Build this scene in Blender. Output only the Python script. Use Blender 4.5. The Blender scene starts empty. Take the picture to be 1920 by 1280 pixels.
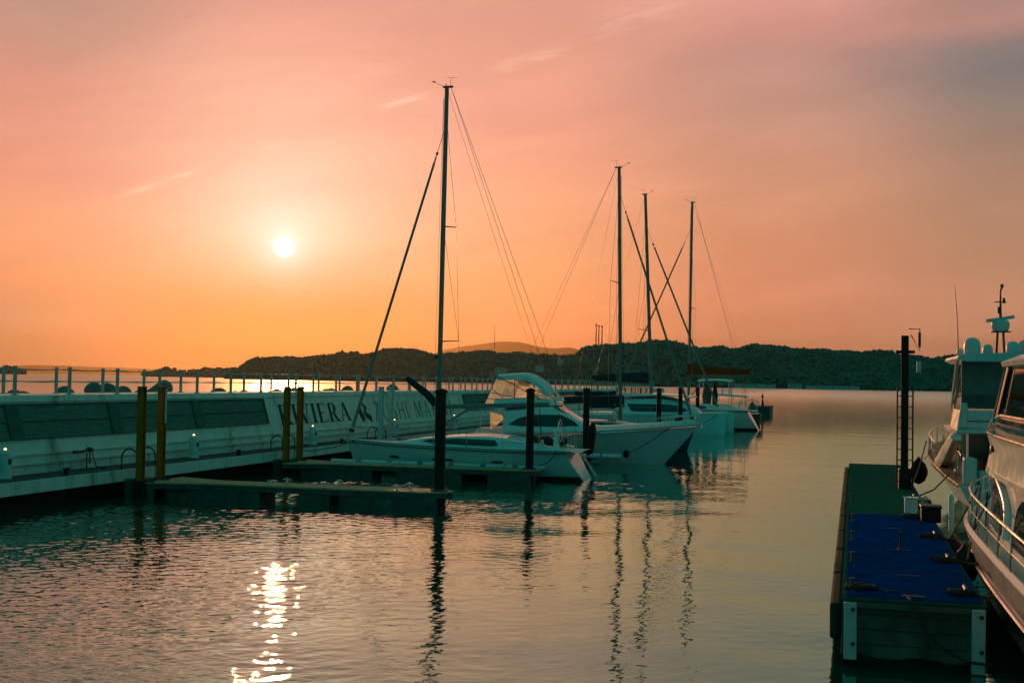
import bpy, bmesh, math, random
from mathutils import Vector, Matrix
random.seed(7)
rad = math.radians
scene = bpy.context.scene
COL = scene.collection

# ---------------------------------------------------------------- camera
# marina frame: +Y runs along the breakwater away from the viewer, +X to the right, water at z = 0
FPX, EYE = 2300.0, 3.8
YAW, PITCH, ROLL = rad(14.86), math.atan(74/2300), math.atan(0.016)
_h = Vector((-math.sin(YAW), math.cos(YAW), 0)); _r = Vector((math.cos(YAW), math.sin(YAW), 0)); _u = Vector((0, 0, 1))
FWD = _h*math.cos(PITCH) + _u*math.sin(PITCH)
_up = -_h*math.sin(PITCH) + _u*math.cos(PITCH)
RGT = _r*math.cos(ROLL) + _up*math.sin(ROLL)
UPV = -_r*math.sin(ROLL) + _up*math.cos(ROLL)
camd = bpy.data.cameras.new('camera'); cam = bpy.data.objects.new('camera', camd); COL.objects.link(cam)
camd.sensor_width = 36.0; camd.lens = 36.0*FPX/1920.0
camd.clip_start = 0.1; camd.clip_end = 200000.0
cam.matrix_world = Matrix(((RGT.x, UPV.x, -FWD.x, 0), (RGT.y, UPV.y, -FWD.y, 0), (RGT.z, UPV.z, -FWD.z, EYE), (0, 0, 0, 1)))
scene.camera = cam
def ray(px, py): return FWD + RGT*((px-960)/FPX) - UPV*((py-640)/FPX)
def on_z(px, py, z=0.0): d = ray(px, py); return Vector((0, 0, EYE)) + d*((z-EYE)/d.z)
def on_x(px, py, x): d = ray(px, py); return Vector((0, 0, EYE)) + d*(x/d.x)
def on_y(px, py, y): d = ray(px, py); return Vector((0, 0, EYE)) + d*(y/d.y)
def far(px, py, depth): return Vector((0, 0, EYE)) + ray(px, py)*depth

# ---------------------------------------------------------------- world: hazy sunset sky
def lin(c):
    c = c/255.0
    return c/12.92 if c <= 0.04045 else ((c+0.055)/1.055)**2.4
def srgb(r, g, b): return (lin(r), lin(g), lin(b), 1.0)
SUN_AZ, SUN_EL = math.atan((533-960)/2300)*1.0, math.atan(244/2338.0)
_sd = ray(533, 463).normalized(); SUN_DIR = _sd
world = bpy.data.worlds.new('World'); scene.world = world; world.use_nodes = True
wt = world.node_tree; wt.nodes.clear()
class NT:
    def __init__(s, t): s.t = t
    def n(s, typ, **kw):
        x = s.t.nodes.new(typ)
        for k, v in kw.items(): setattr(x, k, v)
        return x
    def l(s, a, b): s.t.links.new(a, b)
    def put(s, sock, v):
        if isinstance(v, bpy.types.NodeSocket): s.t.links.new(v, sock)
        else: sock.default_value = v
    def m(s, op, a, b=0.0, c=None, clamp=False):
        x = s.n('ShaderNodeMath', operation=op, use_clamp=clamp)
        s.put(x.inputs[0], a); s.put(x.inputs[1], b)
        if c is not None: s.put(x.inputs[2], c)
        return x.outputs[0]
    def vm(s, op, a, b):
        x = s.n('ShaderNodeVectorMath', operation=op); s.put(x.inputs[0], a); s.put(x.inputs[1], b)
        return x.outputs['Value'] if op == 'DOT_PRODUCT' else x.outputs[0]
    def mr(s, v, a, b, c=0.0, d=1.0, smooth=True):
        x = s.n('ShaderNodeMapRange', interpolation_type='SMOOTHSTEP' if smooth else 'LINEAR')
        for i, q in enumerate((v, a, b, c, d)): s.put(x.inputs[i], q)
        return x.outputs[0]
    def mix(s, f, a, b, blend='MIX'):
        x = s.n('ShaderNodeMix', data_type='RGBA', blend_type=blend)
        s.put(x.inputs[0], f); s.put(x.inputs[6], a); s.put(x.inputs[7], b)
        return x.outputs[2]
    def ramp(s, f, stops, interp='LINEAR'):
        x = s.n('ShaderNodeValToRGB'); cr = x.color_ramp; cr.interpolation = interp
        while len(cr.elements) < len(stops): cr.elements.new(0.5)
        for e, (p, c) in zip(cr.elements, sorted(stops, key=lambda q: q[0])): e.position = p; e.color = c
        s.put(x.inputs[0], f)
        return x.outputs[0]
    def noise(s, vec, scale, detail=4, rough=0.5, dist=0.0):
        x = s.n('ShaderNodeTexNoise'); s.put(x.inputs['Vector'], vec)
        x.inputs['Scale'].default_value = scale; x.inputs['Detail'].default_value = detail
        x.inputs['Roughness'].default_value = rough; x.inputs['Distortion'].default_value = dist
        return x.outputs['Fac']
W = NT(wt)
D = W.n('ShaderNodeTexCoord').outputs['Generated']
dh = W.vm('DOT_PRODUCT', D, tuple(_h)); dr = W.vm('DOT_PRODUCT', D, tuple(_r))
sep = W.n('ShaderNodeSeparateXYZ'); W.l(D, sep.inputs[0])
az = W.m('MULTIPLY', W.m('ARCTAN2', dr, dh), 57.29578)
el = W.m('MULTIPLY', W.m('ARCSINE', sep.outputs[2]), 57.29578)
aa = W.m('ABSOLUTE', W.m('SUBTRACT', az, -4.0))
# slow cirrus wobble so that the bands are not ruler straight
cv = W.n('ShaderNodeCombineXYZ'); W.put(cv.inputs[0], W.m('MULTIPLY', az, 0.035)); W.put(cv.inputs[1], W.m('ADD', W.m('MULTIPLY', el, 0.16), W.m('MULTIPLY', az, -0.025)))
cir = W.noise(cv.outputs[0], 2.2, 5, 0.55, 0.35)
elw = W.m('ADD', el, W.m('MULTIPLY', W.m('SUBTRACT', cir, 0.5), 0.5))
p = W.m('DIVIDE', W.m('ADD', elw, 4.0), 64.0)
def col(stops, px, zen, k=(1, 1, 1)):
    out = []
    for y, c in stops: out.append(((math.degrees(math.asin(ray(px, y).normalized().z))+4)/64, tuple(a*b for a, b in zip(srgb(*c), k))+(1,)))
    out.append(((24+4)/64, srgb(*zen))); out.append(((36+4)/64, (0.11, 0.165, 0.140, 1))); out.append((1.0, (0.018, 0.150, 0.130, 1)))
    out.append((0.0, srgb(*stops[-1][1])))
    return W.ramp(p, out)
c0 = col([(0, (200,153,132)), (70, (208,152,127)), (150, (232,156,130)), (240, (240,161,131)), (330, (240,156,122)), (430, (243,160,112)), (520, (238,155,106)), (600, (203,143,104)), (695, (196,130,90))], 10, (176,146,128), (.89, .88, .96))
c1 = col([(0, (233,164,138)), (60, (244,170,140)), (140, (249,175,142)), (300, (248,174,132)), (440, (247,170,115)), (560, (246,146,82)), (630, (240,122,58)), (700, (236,116,54))], 533, (196,152,132), (.90, .86, .95))
c2 = col([(0, (230,164,140)), (100, (238,166,140)), (200, (240,164,138)), (300, (247,168,132)), (400, (249,171,125)), (480, (248,169,115)), (560, (248,160,104)), (640, (245,150,96)), (710, (240,146,96))], 960, (176,146,128), (.95, .92, .96))
c3 = col([(0, (222,156,142)), (60, (212,150,136)), (110, (194,145,131)), (200, (200,149,131)), (290, (210,150,125)), (370, (215,150,118)), (470, (218,146,111)), (550, (217,141,109)), (640, (204,135,100)), (715, (200,132,98))], 1440, (118,122,112))
c4 = col([(0, (178,138,126)), (40, (180,136,124)), (85, (138,123,120)), (130, (128,121,119)), (200, (146,126,113)), (300, (168,131,112)), (380, (178,135,110)), (460, (186,138,110)), (560, (194,138,108)), (640, (188,132,102)), (720, (182,130,102))], 1890, (66,106,98))
sky = W.mix(W.mr(az, -21.0, -11.0), c0, c1)
sky = W.mix(W.mr(az, -9.5, 0.5), sky, c2)
sky = W.mix(W.mr(az, 0.5, 11.7), sky, c3)
sky = W.mix(W.mr(az, 11.7, 22.3), sky, c4)
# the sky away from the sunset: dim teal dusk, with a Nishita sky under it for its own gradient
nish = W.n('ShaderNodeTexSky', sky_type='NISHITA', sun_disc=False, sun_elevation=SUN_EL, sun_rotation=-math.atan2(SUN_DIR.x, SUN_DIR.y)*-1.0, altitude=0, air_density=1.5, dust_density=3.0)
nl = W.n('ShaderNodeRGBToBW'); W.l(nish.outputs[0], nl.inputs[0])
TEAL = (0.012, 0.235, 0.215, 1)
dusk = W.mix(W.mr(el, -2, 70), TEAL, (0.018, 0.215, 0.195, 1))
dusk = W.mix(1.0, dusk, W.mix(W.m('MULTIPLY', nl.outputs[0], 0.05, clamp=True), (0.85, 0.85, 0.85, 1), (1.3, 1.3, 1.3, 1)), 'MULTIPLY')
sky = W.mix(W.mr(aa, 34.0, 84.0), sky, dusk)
# faint high cloud: soft lighter bands
cl = W.mr(cir, 0.36, 0.66, 0.95, 1.055)
vs0 = W.n('ShaderNodeVectorMath', operation='SCALE'); W.l(sky, vs0.inputs[0]); W.l(cl, vs0.inputs['Scale']); sky = vs0.outputs[0]
# glow round the sun
th = W.m('MULTIPLY', W.m('ARCCOSINE', W.m('MINIMUM', W.vm('DOT_PRODUCT', D, tuple(SUN_DIR)), 0.9999999)), 57.29578)
def glow(k, colr, weight=None):
    e = W.m('EXPONENT', W.m('MULTIPLY', th, -1.0/k))
    if weight is not None: e = W.m('MULTIPLY', e, weight)
    return W.mix(1.0, (0, 0, 0, 1), W.mix(e, (0, 0, 0, 1), colr), 'ADD')
asym = W.mr(el, 2.2, 7.5, 0.06, 1.0)
sky = W.mix(1.0, sky, glow(3.7, (0.07, 0.56, 0.58, 1), asym), 'ADD')
sky = W.mix(1.0, sky, glow(0.55, (0.25, 0.38, 0.50, 1)), 'ADD')
sky = W.mix(1.0, sky, W.mix(W.mr(th, 0.54, 0.16), (0, 0, 0, 1), (2.4, 2.0, 1.6, 1)), 'ADD')
# wispy contrail streaks (azimuth/elevation of their two ends, half-width in degrees, strength)
def azel(px, py):
    d = ray(px, py).normalized(); return math.degrees(math.atan2(d.dot(_r), d.dot(_h))), math.degrees(math.asin(d.z))
wn = W.noise(cv.outputs[0], 14.0, 4, 0.6, 0.6)
def streak(a, b, wdt, strength, colr):
    global sky
    (a0, e0), (a1, e1) = azel(*a), azel(*b)
    L = math.hypot(a1-a0, e1-e0); ux, uy = (a1-a0)/L, (e1-e0)/L
    da = W.m('SUBTRACT', az, a0); de = W.m('SUBTRACT', el, e0)
    u = W.m('DIVIDE', W.m('ADD', W.m('MULTIPLY', da, ux), W.m('MULTIPLY', de, uy)), L)
    v = W.m('ADD', W.m('MULTIPLY', da, -uy), W.m('MULTIPLY', de, ux))
    v = W.m('ADD', v, W.m('MULTIPLY', W.m('SUBTRACT', wn, 0.5), wdt*1.6))
    g = W.m('EXPONENT', W.m('MULTIPLY', W.m('POWER', W.m('ABSOLUTE', W.m('DIVIDE', v, wdt)), 2.0), -1.0))
    win = W.m('MULTIPLY', W.mr(u, -0.1, 0.3), W.mr(u, 1.1, 0.75))
    f = W.m('MULTIPLY', W.m('MULTIPLY', g, win), W.m('MULTIPLY', W.mr(wn, 0.3, 0.65), strength))
    sky = W.mix(f, sky, colr, 'ADD')
streak((205, 372), (385, 315), 0.15, 0.5, (0.25, 0.28, 0.20, 1))
streak((700, 205), (815, 172), 0.12, 0.5, (0.25, 0.28, 0.22, 1))
streak((905, 132), (1075, 88), 0.24, 0.36, (0.25, 0.26, 0.22, 1))
streak((480, 285), (545, 262), 0.2, 0.26, (0.25, 0.28, 0.22, 1))
streak((1080, 60), (1290, 0), 0.45, 0.28, (0.25, 0.22, 0.20, 1))
# the haze in front of the sky dims it most near the horizon, so the sky itself is that much brighter there
trans = W.m('EXPONENT', W.m('DIVIDE', 0.025, W.m('MAXIMUM', sep.outputs[2], 0.04)))
vs = W.n('ShaderNodeVectorMath', operation='SCALE'); W.l(sky, vs.inputs[0]); W.l(trans, vs.inputs['Scale']); sky = vs.outputs[0]
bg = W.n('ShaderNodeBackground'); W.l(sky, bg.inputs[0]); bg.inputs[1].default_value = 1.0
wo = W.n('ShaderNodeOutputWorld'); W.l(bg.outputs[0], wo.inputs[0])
world.cycles.sampling_method = 'MANUAL'; world.cycles.sample_map_resolution = 1024

# ---------------------------------------------------------------- sun
sd = bpy.data.lights.new('sun', 'SUN'); sd.energy = 2.8; sd.angle = rad(0.53); sd.color = (1.0, 0.44, 0.17)
sun = bpy.data.objects.new('sun', sd); COL.objects.link(sun)
sun.rotation_euler = SUN_DIR.to_track_quat('Z', 'Y').to_euler()
scene.view_settings.view_transform = 'Standard'; scene.view_settings.look = 'None'
scene.view_settings.exposure = 0.0; scene.view_settings.gamma = 1.0
scene.view_settings.use_curve_mapping = False
scene.render.engine = 'CYCLES'
cy = scene.cycles
cy.use_denoising = True; cy.max_bounces = 8; cy.transparent_max_bounces = 16; cy.volume_bounces = 0
cy.sample_clamp_indirect = 6.0; cy.caustics_reflective = False; cy.caustics_refractive = False
# ---------------------------------------------------------------- materials
MATS = {}
def mat(name, color, rough=0.5, metal=0.0, var=0.12, scale=3.0, bump=0.0, bscale=30.0, spec=0.5, dirt=None, coat=0.0, emit=None, stretch=(1, 1, 1)):
    if name in MATS: return MATS[name]
    m = bpy.data.materials.new(name); m.use_nodes = True; MATS[name] = m
    N = NT(m.node_tree); b = m.node_tree.nodes['Principled BSDF']
    tc = N.n('ShaderNodeTexCoord'); mp = N.n('ShaderNodeMapping'); N.l(tc.outputs['Object'], mp.inputs[0]); mp.inputs['Scale'].default_value = stretch
    v = mp.outputs[0]
    f = N.noise(v, scale, 5, 0.6, 0.2)
    dk = tuple(c*(1-var) for c in color)+(1,); lt = tuple(min(1, c*(1+var)) for c in color)+(1,)
    c = N.mix(N.mr(f, 0.3, 0.7), dk, lt)
    if dirt:
        dc, amt, ds, dst = dirt
        mp2 = N.n('ShaderNodeMapping'); N.l(tc.outputs['Object'], mp2.inputs[0]); mp2.inputs['Scale'].default_value = dst
        d = N.noise(mp2.outputs[0], ds, 6, 0.65, 0.4)
        c = N.mix(N.mr(d, 0.62-0.25*amt, 0.85-0.2*amt), c, tuple(dc)+(1,))
    N.l(c, b.inputs['Base Color'])
    N.put(b.inputs['Roughness'], N.mr(f, 0.2, 0.8, max(0.02, rough-0.06), min(1, rough+0.06)))
    b.inputs['Metallic'].default_value = metal; b.inputs['Specular IOR Level'].default_value = spec
    b.inputs['Coat Weight'].default_value = coat; b.inputs['Coat Roughness'].default_value = 0.08
    if bump:
        bp = N.n('ShaderNodeBump'); bp.inputs['Strength'].default_value = bump; bp.inputs['Distance'].default_value = 0.02
        N.l(N.noise(v, bscale, 4, 0.6), bp.inputs['Height']); N.l(bp.outputs[0], b.inputs['Normal'])
    if emit:
        b.inputs['Emission Color'].default_value = tuple(emit[0])+(1,); b.inputs['Emission Strength'].default_value = emit[1]
    return m
GEL = mat('white_gelcoat', (0.78, 0.79, 0.78), 0.22, var=0.04, coat=0.4)
GEL2 = mat('yacht_paint', (0.56, 0.58, 0.57), 0.25, var=0.05, coat=0.4)
SCREEN = mat('smoked_screen', (0.07, 0.15, 0.145), 0.35, var=0.15)
HULLBAND = mat('dark_hull_band', (0.035, 0.055, 0.042), 0.35, var=0.25, scale=2)
GELD = mat('deck_nonskid', (0.62, 0.63, 0.61), 0.6, var=0.06, bump=0.15, bscale=120)
NAVYHULL = mat('navy_gelcoat', (0.015, 0.022, 0.045), 0.2, var=0.1, coat=0.4)
CONC = mat('painted_concrete', (0.72, 0.70, 0.64), 0.8, spec=0.18, var=0.08, scale=1.2, bump=0.3, bscale=18, dirt=((0.22, 0.22, 0.17), 0.42, 1.6, (1, 1.0, 0.28)))
CONC2 = mat('bare_concrete', (0.16, 0.155, 0.14), 0.9, var=0.25, scale=2.5, bump=0.6, bscale=14)
PANEL = mat('dark_mesh_panel', (0.15, 0.30, 0.27), 0.85, spec=0.15, var=0.25, scale=1.5, stretch=(1, 1, 9))
PANELF = mat('panel_divider', (0.06, 0.12, 0.10), 0.85, spec=0.15, var=0.2)
LETTER = mat('lettering_paint', (0.03, 0.05, 0.06), 0.8, spec=0.15, var=0.15)
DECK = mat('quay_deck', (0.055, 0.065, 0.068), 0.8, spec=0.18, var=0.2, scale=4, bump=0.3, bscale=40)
YPILE = mat('yellow_pile_paint', (0.60, 0.125, 0.008), 0.75, spec=0.2, var=0.15, scale=4, dirt=((0.16, 0.06, 0.012), 0.40, 3.0, (1, 1, 0.35)), bump=0.3)
WPILE = mat('white_pile_paint', (0.62, 0.62, 0.58), 0.55, var=0.08, scale=4, dirt=((0.28, 0.22, 0.15), 0.25, 3.0, (1, 1, 0.35)))
BPILE = mat('black_pile', (0.014, 0.016, 0.014), 0.55, spec=0.18, var=0.3, scale=5, bump=0.4, dirt=((0.05, 0.05, 0.038), 0.3, 4, (1, 1, 0.4)))
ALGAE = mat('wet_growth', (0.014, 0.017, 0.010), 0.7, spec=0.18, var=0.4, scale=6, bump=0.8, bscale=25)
FDECK = mat('pontoon_deck', (0.46, 0.26, 0.14), 0.75, var=0.2, scale=3, bump=0.3, bscale=30, stretch=(1, 6, 1))
FSIDE = mat('pontoon_side', (0.10, 0.095, 0.08), 0.8, spec=0.18, var=0.3, scale=3, bump=0.4)
FLOATM = mat('pontoon_float', (0.07, 0.075, 0.07), 0.8, var=0.4, scale=2.5, bump=0.4, dirt=((0.30, 0.30, 0.27), 0.25, 2.2, (1, 1, 1.6)))
STEEL = mat('stainless', (0.62, 0.62, 0.62), 0.18, 1.0, var=0.05)
ALU = mat('mast_aluminium', (0.20, 0.20, 0.18), 0.6, 0.15, var=0.06)
WIRE = mat('rigging_wire', (0.20, 0.19, 0.18), 0.4, 0.7, var=0.1)
RAILW = mat('railing_paint', (0.36, 0.36, 0.33), 0.5, var=0.08, dirt=((0.30, 0.18, 0.09), 0.2, 5, (1, 1, 1)))
RUBBER = mat('black_rubber', (0.012, 0.012, 0.012), 0.55, spec=0.18, var=0.3, scale=8)
SIDEF = mat('dock_side_fender', (0.015, 0.05, 0.042), 0.8, spec=0.05, var=0.3, scale=4)
ROPE = mat('dark_rope', (0.03, 0.03, 0.028), 0.9, var=0.4, scale=40, bump=0.5, bscale=80)
ROPEW = mat('pale_rope', (0.40, 0.37, 0.30), 0.9, var=0.3, scale=40, bump=0.5, bscale=80)
NAVYC = mat('navy_canvas', (0.012, 0.016, 0.026), 0.85, var=0.25, scale=4, bump=0.5, bscale=9)
BROWNC = mat('rust_canvas', (0.36, 0.05, 0.010), 0.85, spec=0.1, var=0.25, scale=4, bump=0.6, bscale=7)
GREYC = mat('grey_canvas', (0.08, 0.10, 0.10), 0.85, var=0.2, scale=4, bump=0.5, bscale=9)
WHITEC = mat('white_canvas', (0.72, 0.72, 0.70), 0.7, var=0.06, scale=4, bump=0.4, bscale=7)
SAILC = mat('furled_sail_uv_strip', (0.24, 0.22, 0.19), 0.85, var=0.2, scale=8)
GLASS = mat('smoked_glass', (0.012, 0.016, 0.016), 0.05, var=0.1, spec=0.6)
GLASSL = mat('tinted_glass', (0.05, 0.055, 0.045), 0.06, var=0.1, spec=0.8)
TEAK = mat('teak', (0.26, 0.16, 0.08), 0.65, var=0.2, scale=5, stretch=(1, 14, 1))
BLUECARPET = mat('blue_carpet', (0.0006, 0.040, 0.20), 0.98, spec=0.0, dirt=((0.006, 0.035, 0.075), 0.55, 2.2, (1, 0.5, 1)), var=0.25, scale=5, bump=0.5, bscale=90)
GREENDECK = mat('grey_green_deck', (0.020, 0.095, 0.072), 0.9, spec=0.0, var=0.2, scale=2.5, bump=0.3, bscale=40, stretch=(1, 5, 1))
DOCKW = mat('dock_end_concrete', (0.10, 0.11, 0.095), 0.85, spec=0.18, var=0.3, scale=2, bump=0.4, bscale=20, dirt=((0.05, 0.05, 0.035), 0.5, 1.5, (1, 1, 0.5)))
POSTW = mat('dock_corner_post', (0.50, 0.52, 0.49), 0.6, var=0.1, scale=6, dirt=((0.20, 0.19, 0.15), 0.3, 4, (1, 1, 0.6)))
PEDW = mat('pedestal_white', (0.60, 0.61, 0.59), 0.5, var=0.06)
LAMPM = mat('pedestal_lamp_lens', (0.8, 0.7, 0.5), 0.3, var=0.05, emit=((1.0, 0.55, 0.2), 2.6))
RADOME = mat('radome', (0.55, 0.56, 0.55), 0.4, var=0.05)
DARKPL = mat('dark_plastic', (0.02, 0.022, 0.022), 0.5, var=0.2)
LEAF = mat('woodland_foliage', (0.004, 0.155, 0.125), 0.9, spec=0.0, var=0.2, scale=0.03)
LEAF2 = mat('far_foliage', (0.035, 0.045, 0.028), 0.9, var=0.4, scale=0.02)
SOIL = mat('hill_ground', (0.005, 0.13, 0.10), 0.95, spec=0.0, var=0.4, scale=0.02)
ROCKY = mat('far_mountain', (0.05, 0.055, 0.05), 0.95, var=0.2, scale=0.0005)
HOUSEW = mat('house_wall', (0.45, 0.43, 0.40), 0.8, var=0.1, scale=0.3)
ROOFM = mat('house_roof', (0.10, 0.08, 0.07), 0.8, var=0.2, scale=0.4)
FLAGST = mat('shore_concrete', (0.25, 0.25, 0.23), 0.9, var=0.2, scale=0.1)
def vinyl():
    m = bpy.data.materials.new('clear_vinyl'); m.use_nodes = True; N = NT(m.node_tree); nt = m.node_tree
    nt.nodes.clear()
    tc = N.n('ShaderNodeTexCoord'); f = N.noise(tc.outputs['Object'], 2.5, 4, 0.6, 0.5)
    tr = N.n('ShaderNodeBsdfTransparent'); tr.inputs[0].default_value = (0.92, 0.9, 0.85, 1)
    tl = N.n('ShaderNodeBsdfTranslucent'); tl.inputs[0].default_value = (1.0, 0.88, 0.70, 1)
    gl = N.n('ShaderNodeBsdfGlossy'); gl.inputs['Roughness'].default_value = 0.12; gl.inputs[0].default_value = (0.8, 0.8, 0.8, 1)
    a = N.n('ShaderNodeMixShader'); N.put(a.inputs[0], N.mr(f, 0.3, 0.7, 0.48, 0.74)); N.l(tr.outputs[0], a.inputs[1]); N.l(tl.outputs[0], a.inputs[2])
    b = N.n('ShaderNodeMixShader'); b.inputs[0].default_value = 0.06; N.l(a.outputs[0], b.inputs[1]); N.l(gl.outputs[0], b.inputs[2])
    o = N.n('ShaderNodeOutputMaterial'); N.l(b.outputs[0], o.inputs[0])
    return m
VINYL = vinyl()
def see_glass():
    m = bpy.data.materials.new('window_glass'); m.use_nodes = True; N = NT(m.node_tree); nt = m.node_tree
    nt.nodes.clear()
    tc = N.n('ShaderNodeTexCoord'); f = N.noise(tc.outputs['Object'], 1.5, 3)
    tr = N.n('ShaderNodeBsdfTransparent'); tr.inputs[0].default_value = (0.52, 0.55, 0.50, 1)
    gl = N.n('ShaderNodeBsdfGlossy'); gl.inputs['Roughness'].default_value = 0.04; gl.inputs[0].default_value = (0.9, 0.9, 0.9, 1)
    fr = N.n('ShaderNodeFresnel'); fr.inputs[0].default_value = 1.5
    b = N.n('ShaderNodeMixShader'); N.put(b.inputs[0], N.m('ADD', fr.outputs[0], N.m('MULTIPLY', f, 0.04))); N.l(tr.outputs[0], b.inputs[1]); N.l(gl.outputs[0], b.inputs[2])
    o = N.n('ShaderNodeOutputMaterial'); N.l(b.outputs[0], o.inputs[0])
    return m
CLEARG = see_glass()
def water_mat():
    m = bpy.data.materials.new('harbour_water'); m.use_nodes = True; N = NT(m.node_tree); m.node_tree.nodes.clear()
    # green harbour water: a dull teal body under a Fresnel reflection that is itself slightly greened
    body = N.n('ShaderNodeBsdfDiffuse'); body.inputs[0].default_value = (0.0, 0.070, 0.052, 1)
    glossy = N.n('ShaderNodeBsdfGlossy'); glossy.inputs[0].default_value = (0.70, 1.0, 0.98, 1)
    fres = N.n('ShaderNodeLayerWeight'); fres.inputs['Blend'].default_value = 0.5
    mixs = N.n('ShaderNodeMixShader'); N.l(N.m('ADD', 0.02, N.m('MULTIPLY', N.m('POWER', fres.outputs['Facing'], 2.5), 0.98), clamp=True), mixs.inputs[0]); N.l(body.outputs[0], mixs.inputs[1]); N.l(glossy.outputs[0], mixs.inputs[2])
    out = N.n('ShaderNodeOutputMaterial'); N.l(mixs.outputs[0], out.inputs[0])
    tc = N.n('ShaderNodeTexCoord'); P = tc.outputs['Object']
    def mp(rot, sc):
        x = N.n('ShaderNodeMapping'); N.l(P, x.inputs[0]); x.inputs['Rotation'].default_value = (0, 0, rot); x.inputs['Scale'].default_value = sc; return x.outputs[0]
    sp = N.n('ShaderNodeSeparateXYZ'); N.l(P, sp.inputs[0])
    # reflected light painted by position: greened at right, near neutral left, warm at sea
    N.l(N.mix(N.mr(sp.outputs[0], -27.0, -60.0), N.mix(N.mr(sp.outputs[0], 1.0, -14.0), N.mix(N.mr(sp.outputs[1], 70, 220), (0.44, 0.85, 0.83, 1), (0.76, 0.97, 0.97, 1)), (0.91, 1.0, 0.93, 1)), (0.86, 0.66, 0.52, 1)), glossy.inputs[0])
    # breezy patches: rippled on the open side and to the left, calmer inside the basin to the right
    gust = N.noise(mp(0.3, (0.05, 0.018, 1)), 1.0, 3, 0.5, 0.4)
    side = N.mr(sp.outputs[0], -2.0, -9.0, 0.30, 1.0)
    sea = N.mr(sp.outputs[0], -24.0, -40.0, 0.0, 1.6)
    dist = N.mr(sp.outputs[1], 60, 240, 0.0, 1.2)
    amp = N.m('ADD', N.m('ADD', N.m('MULTIPLY', N.mr(gust, 0.30, 0.70, 0.35, 1.25), side), sea), dist)
    w1 = N.noise(mp(0.25, (0.9, 1.15, 1)), 4.6, 3, 0.5, 0.4)      # hand-sized ripples
    w2 = N.noise(mp(-0.2, (0.8, 1.6, 1)), 1.6, 3, 0.5, 0.5)        # half-metre wavelets
    w3 = N.noise(mp(0.1, (0.10, 0.24, 1)), 1.0, 2, 0.5, 0.3)       # slow swell
    w4 = N.noise(mp(0.55, (0.6, 3.4, 1)), 6.0, 2, 0.5, 0.4)        # combed capillary rows
    hgt = N.m('MULTIPLY', w1, 0.003)
    hgt = N.m('ADD', hgt, N.m('MULTIPLY', w2, 0.004))
    hgt = N.m('ADD', hgt, N.m('MULTIPLY', w4, N.mr(sp.outputs[1], 17, 12, 0.0, 0.012)))
    # cat's-paws: small patches of steep capillary ripples that catch the sun
    paw = N.m('MULTIPLY', N.mr(N.noise(mp(0.5, (0.5, 1.0, 1)), 1.3, 4, 0.6, 0.8), 0.48, 0.68), N.noise(mp(-0.4, (1.0, 1.1, 1)), 9.0, 2, 0.5, 0.5))
    hgt = N.m('ADD', hgt, N.m('MULTIPLY', paw, 0.0020))
    hgt = N.m('MULTIPLY', hgt, amp)
    hgt = N.m('ADD', hgt, N.m('MULTIPLY', w3, 0.012))
    # waves too small to resolve far out widen the glitter instead
    N.put(glossy.inputs['Roughness'], N.m('ADD', N.mr(sp.outputs[1], 40, 500, 0.012, 0.20, smooth=False), N.mr(sp.outputs[0], -24, -60, 0.0, 0.24)))
    bp = N.n('ShaderNodeBump'); bp.inputs['Strength'].default_value = 1.0; bp.inputs['Distance'].default_value = 1.0
    N.l(hgt, bp.inputs['Height'])
    for q in (glossy.inputs['Normal'], fres.inputs['Normal']): N.l(bp.outputs[0], q)
    return m
WATER = water_mat()

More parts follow.
